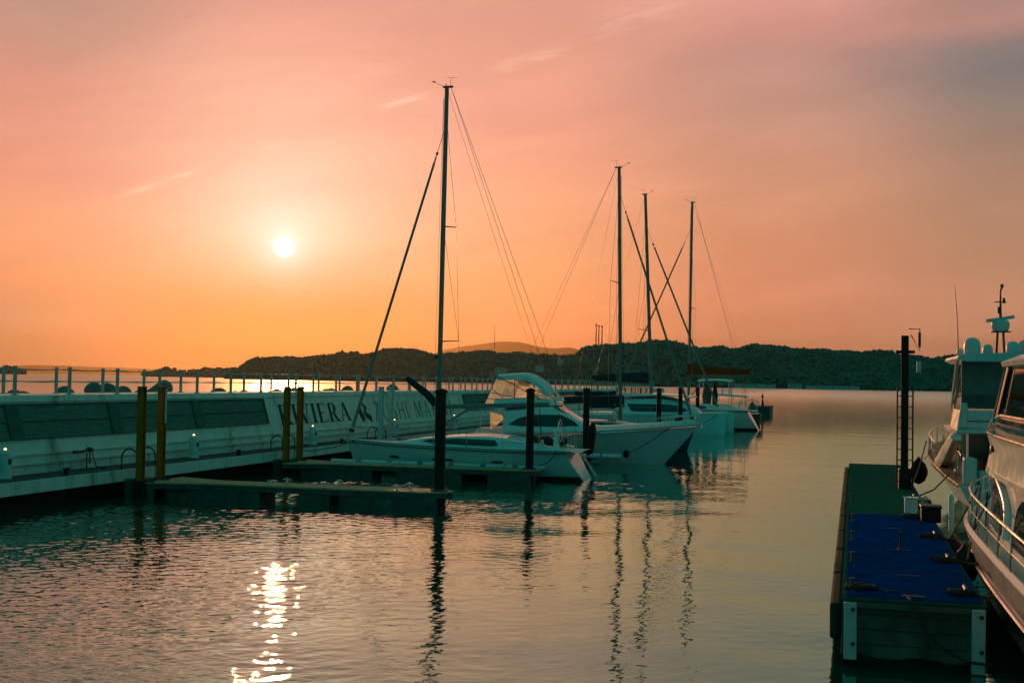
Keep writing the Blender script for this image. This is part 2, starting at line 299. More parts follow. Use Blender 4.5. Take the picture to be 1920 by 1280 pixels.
# ---------------------------------------------------------------- mesh helpers
class MB:
    def __init__(s): s.v = []; s.f = []
    def add(s, vs, fs):
        o = len(s.v); s.v += [tuple(v) for v in vs]; s.f += [tuple(i+o for i in f) for f in fs]; return s
    def box(s, c, d, rz=0.0, ry=0.0, taper=1.0):
        vs = []
        M = Matrix.Rotation(rz, 3, 'Z') @ Matrix.Rotation(ry, 3, 'Y')
        for z in (-.5, .5):
            t = taper if z > 0 else 1.0
            for x, y in ((-.5, -.5), (.5, -.5), (.5, .5), (-.5, .5)):
                vs.append(Vector(c) + M @ Vector((x*d[0]*t, y*d[1]*t, z*d[2])))
        return s.add(vs, [(3, 2, 1, 0), (4, 5, 6, 7), (0, 1, 5, 4), (1, 2, 6, 5), (2, 3, 7, 6), (3, 0, 4, 7)])
    def span(s, a, b): return s.box([(a[i]+b[i])/2 for i in range(3)], [abs(b[i]-a[i]) for i in range(3)])
    def tube(s, pts, r, n=8, r1=None, flat=1.0):
        pts = [Vector(p) for p in pts]; rings = []; m = len(pts)
        for i, p in enumerate(pts):
            t = (pts[min(i+1, m-1)] - pts[max(i-1, 0)]).normalized()
            a = t.cross(Vector((0, 0, 1)))
            if a.length < 1e-3: a = Vector((0, 1, 0))
            a.normalize(); b = t.cross(a).normalized()
            rr = r if r1 is None else r + (r1-r)*i/(m-1)
            rings.append([p + a*math.cos(q)*rr*flat + b*math.sin(q)*rr for q in [2*math.pi*k/n for k in range(n)]])
        return s.loft(rings)
    def loft(s, rings, cap=True, closed=True):
        n = len(rings[0]); vs = [v for r in rings for v in r]; fs = []
        for i in range(len(rings)-1):
            for k in range(n if closed else n-1):
                k2 = (k+1) % n
                fs.append((i*n+k, i*n+k2, (i+1)*n+k2, (i+1)*n+k))
        if cap and closed:
            fs.append(tuple(range(n-1, -1, -1))); fs.append(tuple((len(rings)-1)*n+k for k in range(n)))
        return s.add(vs, fs)
    def lathe(s, prof, c=(0, 0, 0), n=16, axis=None):
        rings = []
        A = Vector(axis).normalized() if axis else Vector((0, 0, 1))
        q = A.to_track_quat('Z', 'Y')
        for r, z in prof: rings.append([Vector(c) + q @ Vector((r*math.cos(2*math.pi*k/n), r*math.sin(2*math.pi*k/n), z)) for k in range(n)])
        return s.loft(rings)
    def prism(s, poly, f0, f1):
        """poly: list of 2-D points; f0, f1 map a 2-D point to the two faces"""
        n = len(poly); vs = [Vector(f0(*p)) for p in poly] + [Vector(f1(*p)) for p in poly]
        fs = [tuple(range(n-1, -1, -1)), tuple(range(n, 2*n))] + [(i, (i+1) % n, n+(i+1) % n, n+i) for i in range(n)]
        return s.add(vs, fs)
    def build(s, name, m, parent=None, smooth=False, bevel=0.0, kind=None, loc=None, fixn=True):
        me = bpy.data.meshes.new(name); me.from_pydata(s.v, [], s.f); me.update()
        if fixn or bevel:
            bm = bmesh.new(); bm.from_mesh(me)
            if bevel:
                es = [e for e in bm.edges if len(e.link_faces) == 2 and e.calc_face_angle(0) > 0.6]
                bmesh.ops.bevel(bm, geom=es, offset=bevel, segments=2, profile=0.5, affect='EDGES', clamp_overlap=True)
            if fixn: bmesh.ops.recalc_face_normals(bm, faces=bm.faces)
            bm.to_mesh(me); bm.free()
        if smooth:
            me.polygons.foreach_set('use_smooth', [True]*len(me.polygons)); me.set_sharp_from_angle(angle=rad(38))
        me.materials.append(m)
        o = bpy.data.objects.new(name, me); COL.objects.link(o)
        if parent: o.parent = parent
        if kind: o['kind'] = kind
        if loc: o.location = loc
        return o
def tag(o, label, cat, group=None):
    o['label'] = label; o['category'] = cat
    if group: o['group'] = group
    return o
def empty(name, loc, label, cat, group=None, rz=0.0):
    o = bpy.data.objects.new(name, None); COL.objects.link(o); o.location = loc; o.rotation_euler = (0, 0, rz); o.empty_display_size = 0.3
    return tag(o, label, cat, group)
def copy_tree(o, parent=None):
    c = o.copy(); COL.objects.link(c); c.parent = parent
    for ch in list(o.children): copy_tree(ch, c)
    return c
def S(o, k): o['kind'] = k; return o

# ---------------------------------------------------------------- sea, hills, far land
import numpy as np
def build_water():
    """one sheet: a finely rippled basin surface near the quay, stitched into flat sea that reaches the horizon"""
    rg = np.random.default_rng(5)
    x0, x1, y0, y1 = -25.6, 4.4, 11.5, 112.0
    ys = [y0]
    while ys[-1] < y1: ys.append(ys[-1] + max(0.030, ys[-1]**2/4663*0.30))
    ys = np.array(ys); ys[-1] = y1; xs = np.linspace(x0, x1, 1000)
    X, Y = np.meshgrid(xs, ys)
    def smooth(v, a, b): t = np.clip((v-a)/(b-a), 0, 1); return t*t*(3-2*t)
    # breeze: strong towards the breakwater, light in the sheltered right half, with slow gust patches
    gust = np.zeros_like(X)
    for k in range(9):
        th = rg.uniform(0, 6.28); L = rg.uniform(5, 22); gust += np.sin((X*np.cos(th)*1.0+Y*np.sin(th)*0.45)*6.283/L + rg.uniform(0, 6.28))
    gust = np.clip(0.95 + gust/9*1.3, 0.60, 1.6)
    wind = (0.20 + 0.80*smooth(-X, 3.0, 12.0))*gust
    wind = wind + 0.35*smooth(-Y, -17.0, -12.0)*smooth(-X, -1.0, 4.0)
    Z = np.zeros_like(X); N_ = 96; sig = 0.092
    for k in range(N_):
        lam = 0.078*(0.62/0.078)**(rg.random()**1.3); th = rg.normal(1.9, 0.70)
        kx, ky = np.cos(th)*6.2832/lam, np.sin(th)*6.2832/lam
        s_ = sig*math.sqrt(2.0/N_)
        # a wave is only carried where the rows can resolve it
        dy = np.gradient(ys)[:, None]; ok = 1.0 - smooth(dy*abs(np.sin(th)), lam*0.30, lam*0.55)
        Z += ok*s_*lam/6.2832*np.sin(kx*X + ky*Y + rg.uniform(0, 6.28) + 0.6*np.sin(0.9*X+1.3*Y*0.5+k))
    Z *= wind
    for k in range(10):
        lam = rg.uniform(1.2, 6.0); th = rg.normal(1.6, 0.8); Z += (1.0 - smooth(dy*abs(np.sin(th)), lam*0.25, lam*0.45))*(1.0-0.75*smooth(Y, 32.0, 70.0))*0.005*lam/6.2832*np.sin((np.cos(th)*X+np.sin(th)*Y)*6.2832/lam+rg.uniform(0, 6.28))
    edge = smooth(X, x0, x0+1.5)*smooth(-X, -x1, -x1+1.5)*smooth(Y, y0, y0+1.0)*smooth(-Y, -y1, -y1+10)
    Z *= edge
    ny, nx = X.shape; n = ny*nx
    co = np.empty((n+8, 3), np.float32); co[:n, 0] = X.ravel(); co[:n, 1] = Y.ravel(); co[:n, 2] = Z.ravel()
    F = 90000.0; co[n:] = [(-F, -3000, 0), (x0, -3000, 0), (x1, -3000, 0), (F, -3000, 0), (-F, F, 0), (x0, F, 0), (x1, F, 0), (F, F, 0)]
    i = np.arange(ny-1)[:, None]*nx + np.arange(nx-1)[None, :]
    q = np.stack([i, i+1, i+nx+1, i+nx], -1).reshape(-1, 4)
    a_, b_, c_, d_ = 0, nx-1, n-1, n-nx
    extra = np.array([(n, n+1, n+5, n+4), (n+1, n+2, b_, a_), (d_, c_, n+6, n+5), (n+2, n+3, n+7, n+6)])
    q = np.concatenate([q, extra]); m = len(q)
    me = bpy.data.meshes.new('water'); me.vertices.add(n+8); me.vertices.foreach_set('co', co.ravel())
    me.loops.add(m*4); me.loops.foreach_set('vertex_index', q.ravel().astype(np.int32))
    me.polygons.add(m); me.polygons.foreach_set('loop_start', np.arange(0, m*4, 4, dtype=np.int32)); me.polygons.foreach_set('loop_total', np.full(m, 4, np.int32))
    me.polygons.foreach_set('use_smooth', np.ones(m, bool)); me.update(calc_edges=True); me.validate()
    me.materials.append(WATER); o = bpy.data.objects.new('water', me); COL.objects.link(o); return S(o, 'structure')
build_water()

def interp(prof, x):
    for (a, ya), (b, yb) in zip(prof, prof[1:]):
        if a <= x <= b: return ya + (yb-ya)*(x-a)/(b-a)
    return prof[0][1] if x < prof[0][0] else prof[-1][1]
def hprof(px): return 714 + 0.016*(px-960)
def ridge(name, prof, depth, front, back, drop, m, step=6, wob=0.0):
    """a real hill whose crest runs along the profile seen from the quay: shore, slope, crest, back"""
    rows = [0.0, 0.1, 0.35, 0.6, 0.82, 1.0, 1.25, 1.6]
    zf = [-0.02, 0.22, 0.58, 0.82, 0.95, 1.0, 0.7, -0.05]
    x0, x1 = prof[0][0], prof[-1][0]; nx = int((x1-x0)/step)+1; vs = []; fs = []
    for i in range(nx+1):
        px = x0 + (x1-x0)*i/nx
        dz = depth*(hprof(px)-interp(prof, px))/FPX + EYE - drop
        d0 = depth - front
        for r, z in zip(rows, zf):
            dd = d0 + (depth-d0)*min(r, 1.0) + (back*(r-1.0)/0.6 if r > 1 else 0)
            base = Vector((0, 0, 0)) + (ray(px, 640) * dd)
            w = wob*math.sin(px*0.07+r*5)*math.sin(px*0.031+r*2)
            vs.append((base.x, base.y, max(-2, dz*z + (w if 0 < z < 1 else 0))))
    n = len(rows)
    for i in range(nx):
        for k in range(n-1): fs.append((i*n+k, (i+1)*n+k, (i+1)*n+k+1, i*n+k+1))
    o = MB().add(vs, fs).build(name, m, smooth=True); return S(o, 'structure'), vs, n, nx
P1 = [(425, 700), (445, 692), (458, 680), (470, 673), (485, 668), (520, 666), (560, 668), (600, 666), (640, 658), (672, 657), (682, 662), (720, 653), (755, 650), (785, 655), (815, 661), (850, 660), (900, 656), (930, 659), (960, 658), (1000, 660), (1040, 665), (1080, 664), (1120, 665), (1180, 668)]
P2 = [(1030, 712), (1050, 690), (1068, 668), (1082, 658), (1100, 646), (1120, 641), (1150, 641), (1180, 639), (1210, 638), (1240, 633), (1265, 635), (1290, 644), (1330, 648), (1350, 645), (1380, 650), (1410, 643), (1440, 642), (1480, 647), (1520, 651), (1560, 652), (1600, 655), (1640, 652), (1680, 656), (1705, 663), (1750, 667), (1790, 661), (1830, 668), (1900, 676), (1990, 690)]
P0 = [(268, 699), (285, 696), (300, 691), (312, 688), (320, 687), (335, 692), (350, 697), (362, 693), (385, 690), (410, 691), (440, 690), (480, 692), (540, 698)]
PL = [(-120, 690), (-40, 687), (0, 687), (25, 688), (40, 693), (52, 698)]
h1 = ridge('hill', P1, 2000, 190, 260, 7, SOIL, wob=4)
h2 = ridge('hill', P2, 1560, 150, 260, 7, SOIL, wob=4)
h0 = ridge('hill', P0, 3400, 120, 200, 5, SOIL)
hL = ridge('hill', PL, 3900, 150, 200, 3, SOIL)
def ico(sub):
    bm = bmesh.new(); bmesh.ops.create_icosphere(bm, subdivisions=sub, radius=1.0)
    v = [tuple(q.co) for q in bm.verts]; f = [tuple(x.index for x in q.verts) for q in bm.faces]; bm.free(); return v, f
IV, IF = ico(2)
def woods(name, hill, count, rmin, rmax, m, label_seed):
    _, vs, n, nx = hill; rnd = random.Random(label_seed); b = MB()
    for t in range(count):
        i = rnd.randint(0, nx-1); u = rnd.random()
        fr = rnd.choice([rnd.random()**0.8*5.6, 5.0-rnd.random()*0.7]) if t % 2 else rnd.random()*5.7
        k = min(int(fr), n-2); q = fr-k
        A = Vector(vs[i*n+k]).lerp(Vector(vs[(i+1)*n+k]), u); B = Vector(vs[i*n+k+1]).lerp(Vector(vs[(i+1)*n+k+1]), u)
        c = A.lerp(B, q); r = rmin + (rmax-rmin)*rnd.random()**1.6
        if c.z < 1.0: c.z = 1.0
        ph = rnd.random()*9; sq = 0.75+0.35*rnd.random(); out = []
        for (x, y, z) in IV:
            k2 = r*(0.86 + 0.24*math.sin(x*4.1+ph)*math.sin(y*3.7+ph*2)+0.16*math.sin(z*7+y*5+ph)+0.16*(rnd.random()-.5))
            out.append((c.x+x*k2, c.y+y*k2, c.z+0.35*r+z*k2*sq))
        b.add(out, IF)
    return S(b.build(name, m, fixn=False), 'stuff')
woods('woodland', h1, 5200, 1.8, 5.6, LEAF, 1)
woods('woodland', h2, 6400, 1.5, 4.6, LEAF, 2)
woods('tall_woodland', h1, 260, 3.8, 6.6, LEAF, 11)
woods('tall_woodland', h2, 280, 3.2, 5.6, LEAF, 12)
woods('woodland', h0, 240, 4.0, 8.0, LEAF, 3)
woods('woodland', hL, 120, 4.0, 8.0, LEAF, 4)
# far mountains beyond the bay
ridge('mountain', [(800, 668), (830, 656), (862, 650), (900, 645), (940, 640), (975, 641), (1010, 650), (1040, 653), (1070, 651), (1095, 658), (1140, 662), (1240, 672)], 52000, 2000, 2000, 0, ROCKY)
ridge('mountain', [(-60, 688), (0, 688), (60, 684), (120, 685), (190, 688), (260, 690), (330, 694), (420, 699)], 50000, 2000, 2000, 0, ROCKY)

# ---------------------------------------------------------------- haze
hz = bpy.data.materials.new('sea_haze'); hz.use_nodes = True; hz.node_tree.nodes.clear(); N = NT(hz.node_tree)
pv = N.n('ShaderNodeVolumePrincipled'); pv.inputs['Color'].default_value = (0.21, 0.148, 0.082, 1); pv.inputs['Density'].default_value = 1.8e-5; pv.inputs['Anisotropy'].default_value = 0.8
oo = N.n('ShaderNodeOutputMaterial'); N.l(pv.outputs[0], oo.inputs['Volume'])
S(MB().span((-60000, -3400, -4.0), (50000, 56000, 1900)).build('haze', hz), 'stuff')
# ---------------------------------------------------------------- breakwater and quay
YA, YB = 10.0, 172.0          # the breakwater runs from behind the viewer out to its far end
EDGE, BACK, DZ = -21.4, -22.9, 0.85
def wx(z): return -23.02 - 0.29*(z-1.42)      # sloping inner face of the wall
bw = empty('breakwater_wall', (-24.5, 90, 0), 'long white sloping concrete breakwater wall with blue lettering and dark framed panels', 'wall')
O = Vector((-24.5, 90, 0))
def L(p): return (p[0]-O.x, p[1]-O.y, p[2]-O.z)
prof = [(-22.9, -0.5), (-22.9, 1.13), (-22.98, 1.13), (-22.98, 1.40), (-23.02, 1.42), (wx(2.93), 2.93), (wx(2.95)+0.05, 2.95), (wx(3.12)+0.04, 3.12), (wx(3.12), 3.14), (-25.75, 3.14), (-25.9, 2.9), (-27.2, -0.5)]
b = MB(); rings = []
for i in range(55):
    y = YA + (YB-YA)*i/54
    rings.append([L((x, y, z)) for x, z in prof])
b.loft(rings); b.build('wall', CONC, bw)
# a ledge pipe along the foot of the slope and expansion joints
b = MB()
b.span(L((-22.93, YA, 1.115)), L((-22.84, YB, 1.165))); b.span(L((-22.99, YA, 1.385)), L((-22.93, YB, 1.425)))
b.build('ledge', CONC, bw)
def wall_patch(b, quad, t, off=0.004):
    """a slab lying on the sloped face: quad of (y, z) corners, thickness t"""
    pts = [Vector((wx(z), y, z)) for y, z in quad]
    nn = Vector((0.976, 0, 0.22)); n = len(pts)
    b.add([L(p+nn*off) for p in pts] + [L(p+nn*(off+t)) for p in pts], [tuple(range(n)), tuple(range(n, 2*n))] + [(i, (i+1) % n, n+(i+1) % n, n+i) for i in range(n)])
def panel(y0, y1, divs, ylean):
    b = MB(); wall_patch(b, [(y0, 1.90), (y1, 1.90), (y1, 2.86), (y0, 2.86)], 0.012)
    p = b.build('panel', PANEL, bw)
    f = MB()
    for z in (1.86, 2.37, 2.86): wall_patch(f, [(y0, z-0.022), (y1, z-0.022), (y1, z+0.022), (y0, z+0.022)], 0.05, 0.017)
    for y in (y0, y1): wall_patch(f, [(y-0.05, 1.84), (y+0.05, 1.84), (y+0.05, 2.88), (y-0.05, 2.88)], 0.06, 0.017)
    f.build('panel_frame', PANELF, p)
    for y in divs:
        d = MB(); wall_patch(d, [(y-0.30, 1.84), (y+0.30, 1.84), (y+0.30, 2.88), (y-0.30, 2.88)], 0.07, 0.017); d.build('divider', PANELF, p)
    s = MB()
    for k in range(22):
        z = 1.93+0.042*k
        if abs(z-2.37) > 0.04: wall_patch(s, [(y0+0.05, z), (y1-0.05, z), (y1-0.05, z+0.012), (y0+0.05, z+0.012)], 0.012, 0.017)
    s.build('slats', PANELF, p)
panel(20.0, 47.35, [25.8, 31.0, 36.2, 41.7], 0)
panel(75.9, 83.0, [], 0)
panel(100.5, 122.0, [105.8, 111.0, 116.5], 0)
b = MB()
for y in [48.5, 60.2, 71.9, 85.3, 97.0, 124, 136]: wall_patch(b, [(y, 1.45), (y+0.018, 1.45), (y+0.018, 2.92), (y, 2.92)], 0.004, 0.002)
b.build('expansion_joint', PANELF, bw)

# lettering: outlines in letter space (x 0..w, y 0..1), mapped onto the sloping face
def stroke(a, b_, w): 
    (x0, y0), (x1, y1) = a, b_
    if abs(y1-y0) > 1e-6: return [(x0-w/2, y0), (x0+w/2, y0), (x1+w/2, y1), (x1-w/2, y1)]
    return [(x0, y0-w/2), (x1, y0-w/2), (x1, y0+w/2), (x0, y0+w/2)]
def arc(cx, cy_, rx, ry, a0, a1, w0, w1, n=10):
    o, i_ = [], []
    for k in range(n+1):
        t = k/n; a = rad(a0+(a1-a0)*t); w = w0 + (w1-w0)*math.sin(math.pi*t)
        o.append((cx+rx*math.cos(a), cy_+ry*math.sin(a))); i_.append((cx+(rx-w)*math.cos(a), cy_+(ry-w*0.8)*math.sin(a)))
    return [[o[k], o[k+1], i_[k+1], i_[k]] for k in range(n)]
def letters(bold):
    T = 0.19 if bold else 0.075; t = 0.05 if bold else 0.045; sf = 0.05 if bold else 0.0
    def serif(x, y, w): return [[(x-w, y-sf/2 if y else 0), (x+w, y-sf/2 if y else 0), (x+w, y+sf/2 if y < 1 else 1), (x-w, y+sf/2 if y < 1 else 1)]] if bold else []
    def ser(x, y, w=0.16): return [[(x-w, y), (x+w, y), (x+w, y+sf if y < .5 else y-sf), (x-w, y+sf if y < .5 else y-sf)]] if bold else []
    G = {}
    G['I'] = (0.36 if bold else 0.18, [stroke(((0.18 if bold else .09), 0), ((0.18 if bold else .09), 1), T)] + ser(.18, 0) + ser(.18, 1))
    G['V'] = (0.86, [stroke((0.14, 1), (0.45, 0), T), stroke((0.74, 1), (0.45, 0), t)] + ser(.14, 1) + ser(.74, 1, .12))
    G['R'] = (0.84, [stroke((0.18, 0), (0.18, 1), T), [(0.18, 1), (0.42, 1), (0.42, 1-t), (0.18, 1-t)], [(0.18, .5), (0.42, .5), (0.42, .5-t), (0.18, .5-t)], stroke((0.40, 0.5), (0.74, 0), T)] + arc(0.40, 0.725, 0.27, 0.275, 90, -90, t, T) + ser(.18, 0) + ser(.76, 0, .1))
    G['E'] = (0.74, [stroke((0.18, 0), (0.18, 1), T), [(0.1, 1), (0.66, 1), (0.66, 1-t), (0.1, 1-t)], [(0.18, .5+t/2), (0.52, .5+t/2), (0.52, .5-t/2), (0.18, .5-t/2)], [(0.1, t), (0.70, t), (0.70, 0), (0.1, 0)], [(0.62, 1), (0.66, 1), (0.66, .8), (0.62, .9)], [(0.66, 0), (0.70, 0), (0.70, .22), (0.66, .1)]] + ser(.18, 0) )
    G['A'] = (0.86, [stroke((0.12, 0), (0.43, 1), t), stroke((0.74, 0), (0.43, 1), T), [(0.22, .34), (0.66, .34), (0.66, .34-t), (0.22, .34-t)]] + ser(.12, 0, .11) + ser(.74, 0))
    G['Z'] = (0.72, [[(0.08, 1), (0.64, 1), (0.64, 1-t), (0.08, 1-t)], [(0.06, 0), (0.66, 0), (0.66, t), (0.06, t)], stroke((0.60, 1-t), (0.10, t), T*1.1)])
    G['U'] = (0.78, [stroke((0.12, 0.3), (0.12, 1), T), stroke((0.66, 0.3), (0.66, 1), t)] + arc(0.39, 0.30, 0.295, 0.30, 180, 360, T, t))
    G['S'] = (0.62, arc(0.31, 0.755, 0.22, 0.245, 30, 250, t, T) + arc(0.31, 0.255, 0.24, 0.255, 70, -150, T, t))
    G['H'] = (0.80, [stroke((0.12, 0), (0.12, 1), T), stroke((0.68, 0), (0.68, 1), T), [(0.12, .52), (0.68, .52), (0.68, .52-t), (0.12, .52-t)]])
    G['M'] = (1.0, [stroke((0.10, 0), (0.16, 1), t), stroke((0.16, 1), (0.50, 0.05), T), stroke((0.84, 1), (0.50, 0.05), t), stroke((0.90, 0), (0.84, 1), T)])
    G['N'] = (0.82, [stroke((0.12, 0), (0.12, 1), t), stroke((0.12, 1), (0.70, 0), T), stroke((0.70, 0), (0.70, 1), t)])
    return G
def word(text, y0, y1, z0, z1, bold):
    G = letters(bold); gap = 0.10 if bold else 0.20
    tot = sum((G[c][0] if c != ' ' else .45)+gap for c in text)-gap; x = 0.0
    for c in text:
        if c == ' ': x += .45+gap; continue
        w, polys = G[c]; b = MB()
        for k, q in enumerate(polys):
            wall_patch(b, [(y0+(y1-y0)*(x+px)/tot, z0+(z1-z0)*pz) for px, pz in q], 0.006, 0.004+0.0011*k)
        b.build('letter', LETTER, bw); x += w+gap
word('RIVIERA', 48.6, 56.5, 1.74, 2.62, True)
word('ZUSHI MARINA', 59.75, 73.5, 1.62, 2.58, False)
b = MB()      # ribbon-shaped emblem between the two words
for poly in ([(.28, .62), (.50, 1.0), (.52, .86), (.46, .62), (.60, .28), (.47, 0), (.33, .30)], [(.50, 1.0), (.78, .80), (.82, .70), (.72, .52), (1.0, .30), (.97, .02), (.68, .25), (.60, .48), (.68, .66), (.62, .80)]):
    wall_patch(b, [(57.0+2.3*x, 1.55+1.10*z) for x, z in poly], 0.006, 0.005)
b.build('emblem', LETTER, bw)

# quay deck along the foot of the wall, over a near-black grown front whose colour carries the shade beneath
qy = empty('quay_walkway', (-22.1, 90, 0), 'narrow grey walkway with a white concrete edge along the foot of the breakwater', 'walkway')
O = Vector((-22.1, 90, 0))
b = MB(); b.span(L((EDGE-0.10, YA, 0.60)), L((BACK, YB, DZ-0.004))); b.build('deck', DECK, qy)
b = MB()
y = YA
while y < YB:
    b.span(L((EDGE-0.10, y, 0.50)), L((EDGE, y+5.13, DZ+0.002))); y += 5.15
b.build('edge_beam', CONC, qy)
b = MB(); b.span(L((BACK, YA, -0.6)), L((EDGE-0.45, YB, 0.60))); b.build('shaded_front', ALGAE, qy)
O = Vector((0, 0, 0))

# ---- railings on the crest: two parallel rows of white posts with two wires
def railing(x, y0, sp, n, label):
    r = empty('railing', (x, y0, 3.14), label, 'railing', 'railings on top of the breakwater')
    ends = []
    pm = MB().box((0, 0, 0.43), (0.085, 0.085, 0.86)).box((0, 0, 0.012), (0.18, 0.18, 0.024)).box((0, 0, 0.868), (0.10, 0.10, 0.018))
    p0 = None
    for i in range(n):
        if p0 is None: p = p0 = pm.build('post', RAILW, r, bevel=0.006)
        else: p = p0.copy(); COL.objects.link(p); p.parent = r
        p.location = (0, i*sp, 0)
    for z in (0.80, 0.42):
        pts = []
        for i in range(n-1):
            for k in range(4): pts.append((0.0, (i+k/4)*sp, z - 0.03*math.sin(math.pi*k/4)))
        MB().tube(pts+[(0, (n-1)*sp, z)], 0.016, 6).build('rail_wire', RAILW, r, smooth=True)
railing(-23.8, 38.05*.905-2.71*3, 2.71, 52, 'nearer railing of white posts and wires on the harbour side of the breakwater top')
railing(-25.45, 36.93*.905-2.71*3-.05, 2.71, 51, 'farther railing of white posts and wires on the seaward side of the breakwater top')

# ---- wave-breaking blocks on the sea side
def tetrapod_mesh():
    b = MB()
    dirs = [Vector((0, 0, 1)), Vector((0.943, 0, -0.333)), Vector((-0.471, 0.816, -0.333)), Vector((-0.471, -0.816, -0.333))]
    for d in dirs:
        b.lathe([(0.46, 0.0), (0.44, 0.35), (0.35, 1.15), (0.32, 1.45), (0.27, 1.60), (0.17, 1.68), (0.02, 1.71)], (0, 0, 0), 14, d)
    return b
tp = [(8, 730, 0), (80, 738, 1), (107, 733, 2), (142, 736, 3), (163, 724, 1), (207, 716, 0), (262, 711, 2), (300, 729, 3), (330, 733, 1), (358, 725, 0), (415, 727, 2), (442, 730, 1), (463, 736, 0), (488, 731, 3), (518, 728, 2), (560, 737, 0), (583, 726, 1), (606, 728, 3), (627, 722, 2), (712, 731, 0), (752, 720, 1), (775, 729, 3), (884, 729, 2), (910, 729, 1), (960, 733, 0), (1010, 731, 2)]
t0 = None; rnd = random.Random(3)
ordn = ['first', 'second', 'third', 'fourth', 'fifth', 'sixth', 'seventh', 'eighth', 'ninth', 'tenth', 'eleventh', 'twelfth', 'thirteenth', 'fourteenth', 'fifteenth', 'sixteenth', 'seventeenth', 'eighteenth', 'nineteenth', 'twentieth', 'twenty-first', 'twenty-second', 'twenty-third', 'twenty-fourth', 'twenty-fifth', 'twenty-sixth']
for i, (px, py, k) in enumerate(tp):
    q = on_x(px, py, -28.2 - 0.5*(i % 3)); sc = 1.0 + 0.35*rnd.random()
    if t0 is None: o = t0 = tetrapod_mesh().build('wave_block', CONC2, smooth=True)
    else: o = t0.copy(); COL.objects.link(o)
    o.scale = (sc, sc*1.05, sc); o.rotation_euler = (rnd.uniform(-.9, .9), rnd.uniform(-.9, .9), rnd.uniform(0, 6.2))
    o.location = (q.x, q.y, q.z-1.15*sc)
    bpy.context.view_layer.update()
    top = max((o.matrix_world @ v.co).z for v in o.data.vertices); o.location.z += q.z-top
    tag(o, 'rounded dark concrete wave block behind the breakwater railing, %s from the left' % ordn[i], 'wave block', 'wave blocks behind the breakwater')

# ---- pile pairs at the roots of the finger pontoons
def h_pile(h, w, zb=-2.0):
    b = MB(); t = w*0.11
    b.span((-w/2, -w/2, zb), (w/2, -w/2+t, h)); b.span((-w/2, w/2-t, zb), (w/2, w/2, h)); b.span((-t/2, -w/2+t, zb), (t/2, w/2-t, h))
    return b
pr = [(267, 725, YPILE, 'rust-streaked yellow steel pile by the near finger pontoon, left one of its pair', 'y'), (305, 725, YPILE, 'yellow steel pile with a white gauge strip by the near finger pontoon', 'y'),
      (539, 725, YPILE, 'darker yellow steel pile in front of the RIVIERA lettering, left one of its pair', 'y'), (564, 725, YPILE, 'darker yellow steel pile in front of the RIVIERA lettering, right one of its pair', 'y'),
      (715, 725, WPILE, 'white steel pile in front of the ZUSHI lettering, left one of its pair', 'w'), (733, 725, WPILE, 'white steel pile in front of the ZUSHI lettering, right one of its pair', 'w')]
PX = -20.75; PY = []
for i, (px, py, m, lab, kd) in enumerate(pr):
    q = on_x(px, py, PX); PY.append(q.y)
    e = empty('steel_pile', (q.x, q.y, 0), lab, 'pile', 'steel piles at the finger roots')
    h_pile(q.z, 0.21).build('shaft', m, e, bevel=0.008)
    MB().box((0, 0, q.z+0.006), (0.25, 0.25, 0.014)).build('cap_plate', m, e)
    MB().span((-0.15, -0.15, -2), (0.15, 0.15, 0.55)).build('wet_foot', ALGAE, e)
    if i == 1: MB().span((0.121, -0.05, q.z-1.15), (0.135, 0.06, q.z-0.05)).build('gauge_strip', POSTW, e)
# boarding steps with hoop handrails between each pair
for i, lab in enumerate(('dark boarding steps with hoop handrails between the near yellow piles', 'dark boarding steps with hoop handrails between the yellow piles before RIVIERA', 'dark boarding steps with hoop handrails between the white piles')):
    y = (PY[2*i]+PY[2*i+1])/2
    e = empty('boarding_steps', (-21.0, y, 0.3), lab, 'boarding steps', 'boarding steps at the finger roots')
    MB().span((-0.35, -0.42, 0.22), (0.25, 0.42, 0.27)).span((0.05, -0.42, 0.05), (0.60, 0.42, 0.10)).span((-0.35, -0.47, -0.3), (0.65, -0.43, 0.27)).span((-0.35, 0.43, -0.3), (0.65, 0.47, 0.27)).build('tread', FSIDE, e)
    for s in (-1, 1):
        pts = [(-0.45, s*0.52, 0.0), (-0.45, s*0.52, 0.95)] + [(-0.18-0.27*math.cos(a), s*0.52, 0.95+0.27*math.sin(a)) for a in (0.5, 1.05, 1.57, 2.1, 2.64)] + [(0.09, s*0.52, 0.95), (0.09, s*0.52, 0.0)]
        MB().tube(pts, 0.024, 8).build('hoop', BPILE, e, smooth=True)
# service pedestals on the quay
pd = [(3, 890, 'white service pedestal with a lit lamp on the quay at the left edge'), (358, 857, 'white service pedestal with a lit lamp right of the near yellow piles'), (583, 832, 'white service pedestal with a lit lamp below the RIVIERA lettering'), (737, 815, 'white service pedestal with a lit lamp beside the white piles'), (889, 790, 'white service pedestal with a lit lamp behind the boom of the near sailboat')]
p0 = None
for i, (px, py, lab) in enumerate(pd):
    y = (32.7+11.5*i)*.905
    if p0 is None:
        p0 = empty('service_pedestal', (-22.45, y, DZ), lab, 'pedestal', 'service pedestals on the quay')
        MB().lathe([(0.20, 0), (0.20, 0.05), (0.165, 0.07), (0.165, 0.66), (0.15, 0.74), (0.09, 0.79), (0.07, 0.80)], n=18).build('body', PEDW, p0, smooth=True)
        MB().lathe([(0.035, 0.80), (0.04, 0.825), (0.03, 0.85), (0.01, 0.86)], n=12).build('lamp', LAMPM, p0, smooth=True)
        MB().span((0.13, -0.06, 0.40), (0.185, 0.06, 0.56)).build('socket', DARKPL, p0, bevel=0.01)
    else:
        c = copy_tree(p0); c.location = (-22.45, y, DZ); c['label'] = lab
